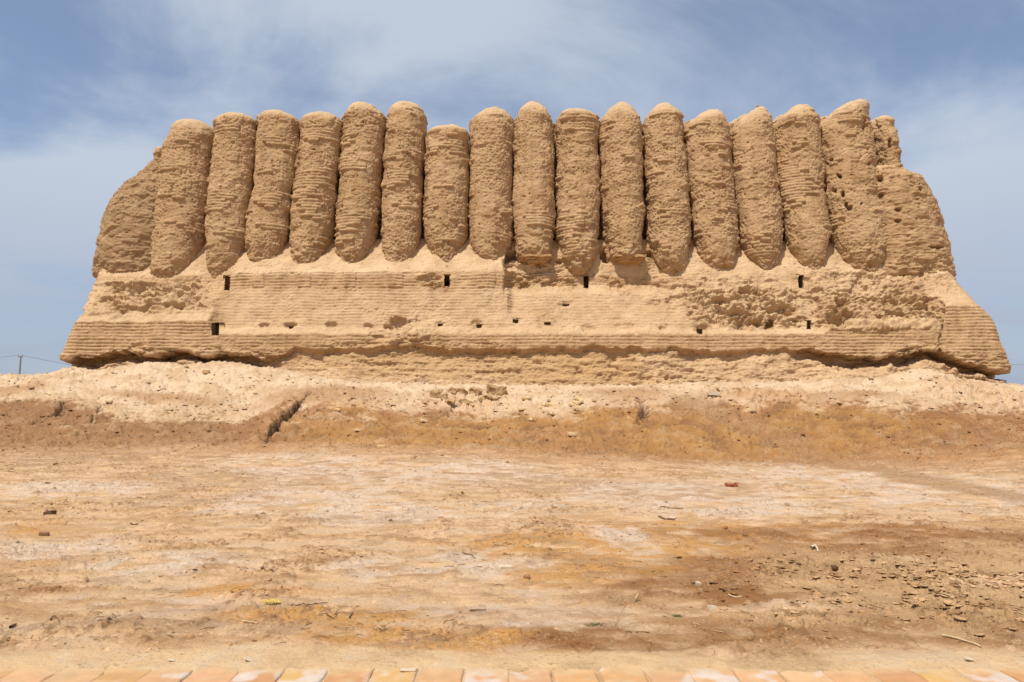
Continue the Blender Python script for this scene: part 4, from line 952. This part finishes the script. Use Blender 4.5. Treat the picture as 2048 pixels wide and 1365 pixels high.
w = bpy.data.worlds.new('World'); SC.world = w; w.use_nodes = True
nt = w.node_tree; N = nt.nodes; N.clear(); K = nt.links
out = N.new('ShaderNodeOutputWorld'); bg = N.new('ShaderNodeBackground'); bg.inputs[1].default_value = .12; K.new(bg.outputs[0], out.inputs[0])
sky = N.new('ShaderNodeTexSky'); sky.sky_type = 'NISHITA'; sky.sun_disc = False
sky.sun_elevation = EL; sky.sun_rotation = math.pi+AZ; sky.altitude = 200; sky.air_density = 1.0; sky.dust_density = .25; sky.ozone_density = 1.5
tc = N.new('ShaderNodeTexCoord'); sep = N.new('ShaderNodeSeparateXYZ'); K.new(tc.outputs['Generated'], sep.inputs[0])
def math_(op, a, b=None):
    n = N.new('ShaderNodeMath'); n.operation = op
    for i, v in enumerate((a, b)):
        if v is None: continue
        if isinstance(v, (int, float)): n.inputs[i].default_value = v
        else: K.new(v, n.inputs[i])
    return n.outputs[0]
zz = math_('ADD', math_('MAXIMUM', sep.outputs[2], 0.0), .22)
cmb = N.new('ShaderNodeCombineXYZ'); K.new(math_('DIVIDE', sep.outputs[0], zz), cmb.inputs[0]); K.new(math_('DIVIDE', sep.outputs[1], zz), cmb.inputs[1])
mp = N.new('ShaderNodeMapping'); mp.inputs['Rotation'].default_value = (0, 0, math.radians(-40)); mp.inputs['Scale'].default_value = (.8, 1.0, 1); mp.inputs['Location'].default_value = (5.2, 3.3, 21)
K.new(cmb.outputs[0], mp.inputs[0])
n1 = N.new('ShaderNodeTexNoise'); n1.inputs['Scale'].default_value = 1.25; n1.inputs['Detail'].default_value = 9; n1.inputs['Roughness'].default_value = .57; n1.inputs['Distortion'].default_value = .5
K.new(mp.outputs[0], n1.inputs['Vector'])
mr = N.new('ShaderNodeMapRange'); mr.interpolation_type = 'SMOOTHSTEP'
mr.inputs[1].default_value = .30; mr.inputs[2].default_value = .57; mr.inputs[3].default_value = .16; mr.inputs[4].default_value = .95; K.new(n1.outputs[0], mr.inputs[0])
mix = N.new('ShaderNodeMix'); mix.data_type = 'RGBA'
K.new(mr.outputs[0], mix.inputs[0]); K.new(sky.outputs[0], mix.inputs[6]); mix.inputs[7].default_value = (4.2, 4.7, 5.55, 1)
hz = N.new('ShaderNodeMapRange'); hz.inputs[1].default_value = .0; hz.inputs[2].default_value = .30; hz.inputs[3].default_value = .85; hz.inputs[4].default_value = 0; K.new(sep.outputs[2], hz.inputs[0])
mix2 = N.new('ShaderNodeMix'); mix2.data_type = 'RGBA'; K.new(hz.outputs[0], mix2.inputs[0]); K.new(mix.outputs[2], mix2.inputs[6]); mix2.inputs[7].default_value = (2.45, 2.85, 3.85, 1)
K.new(mix2.outputs[2], bg.inputs[0])

cam = bpy.data.cameras.new('camera'); cam.lens = 24.0; cam.sensor_width = 36.0; cam.clip_end = 20000; cam.clip_start = .1
co = bpy.data.objects.new('camera', cam); COL.objects.link(co); co.location = (0, 0, HC); co.rotation_euler = (math.pi/2+TH, 0, 0)
SC.camera = co
SC.view_settings.view_transform = 'Standard'; SC.view_settings.look = 'None'; SC.view_settings.exposure = 0.13; SC.view_settings.gamma = 1.0
SC.cycles.max_bounces = 6
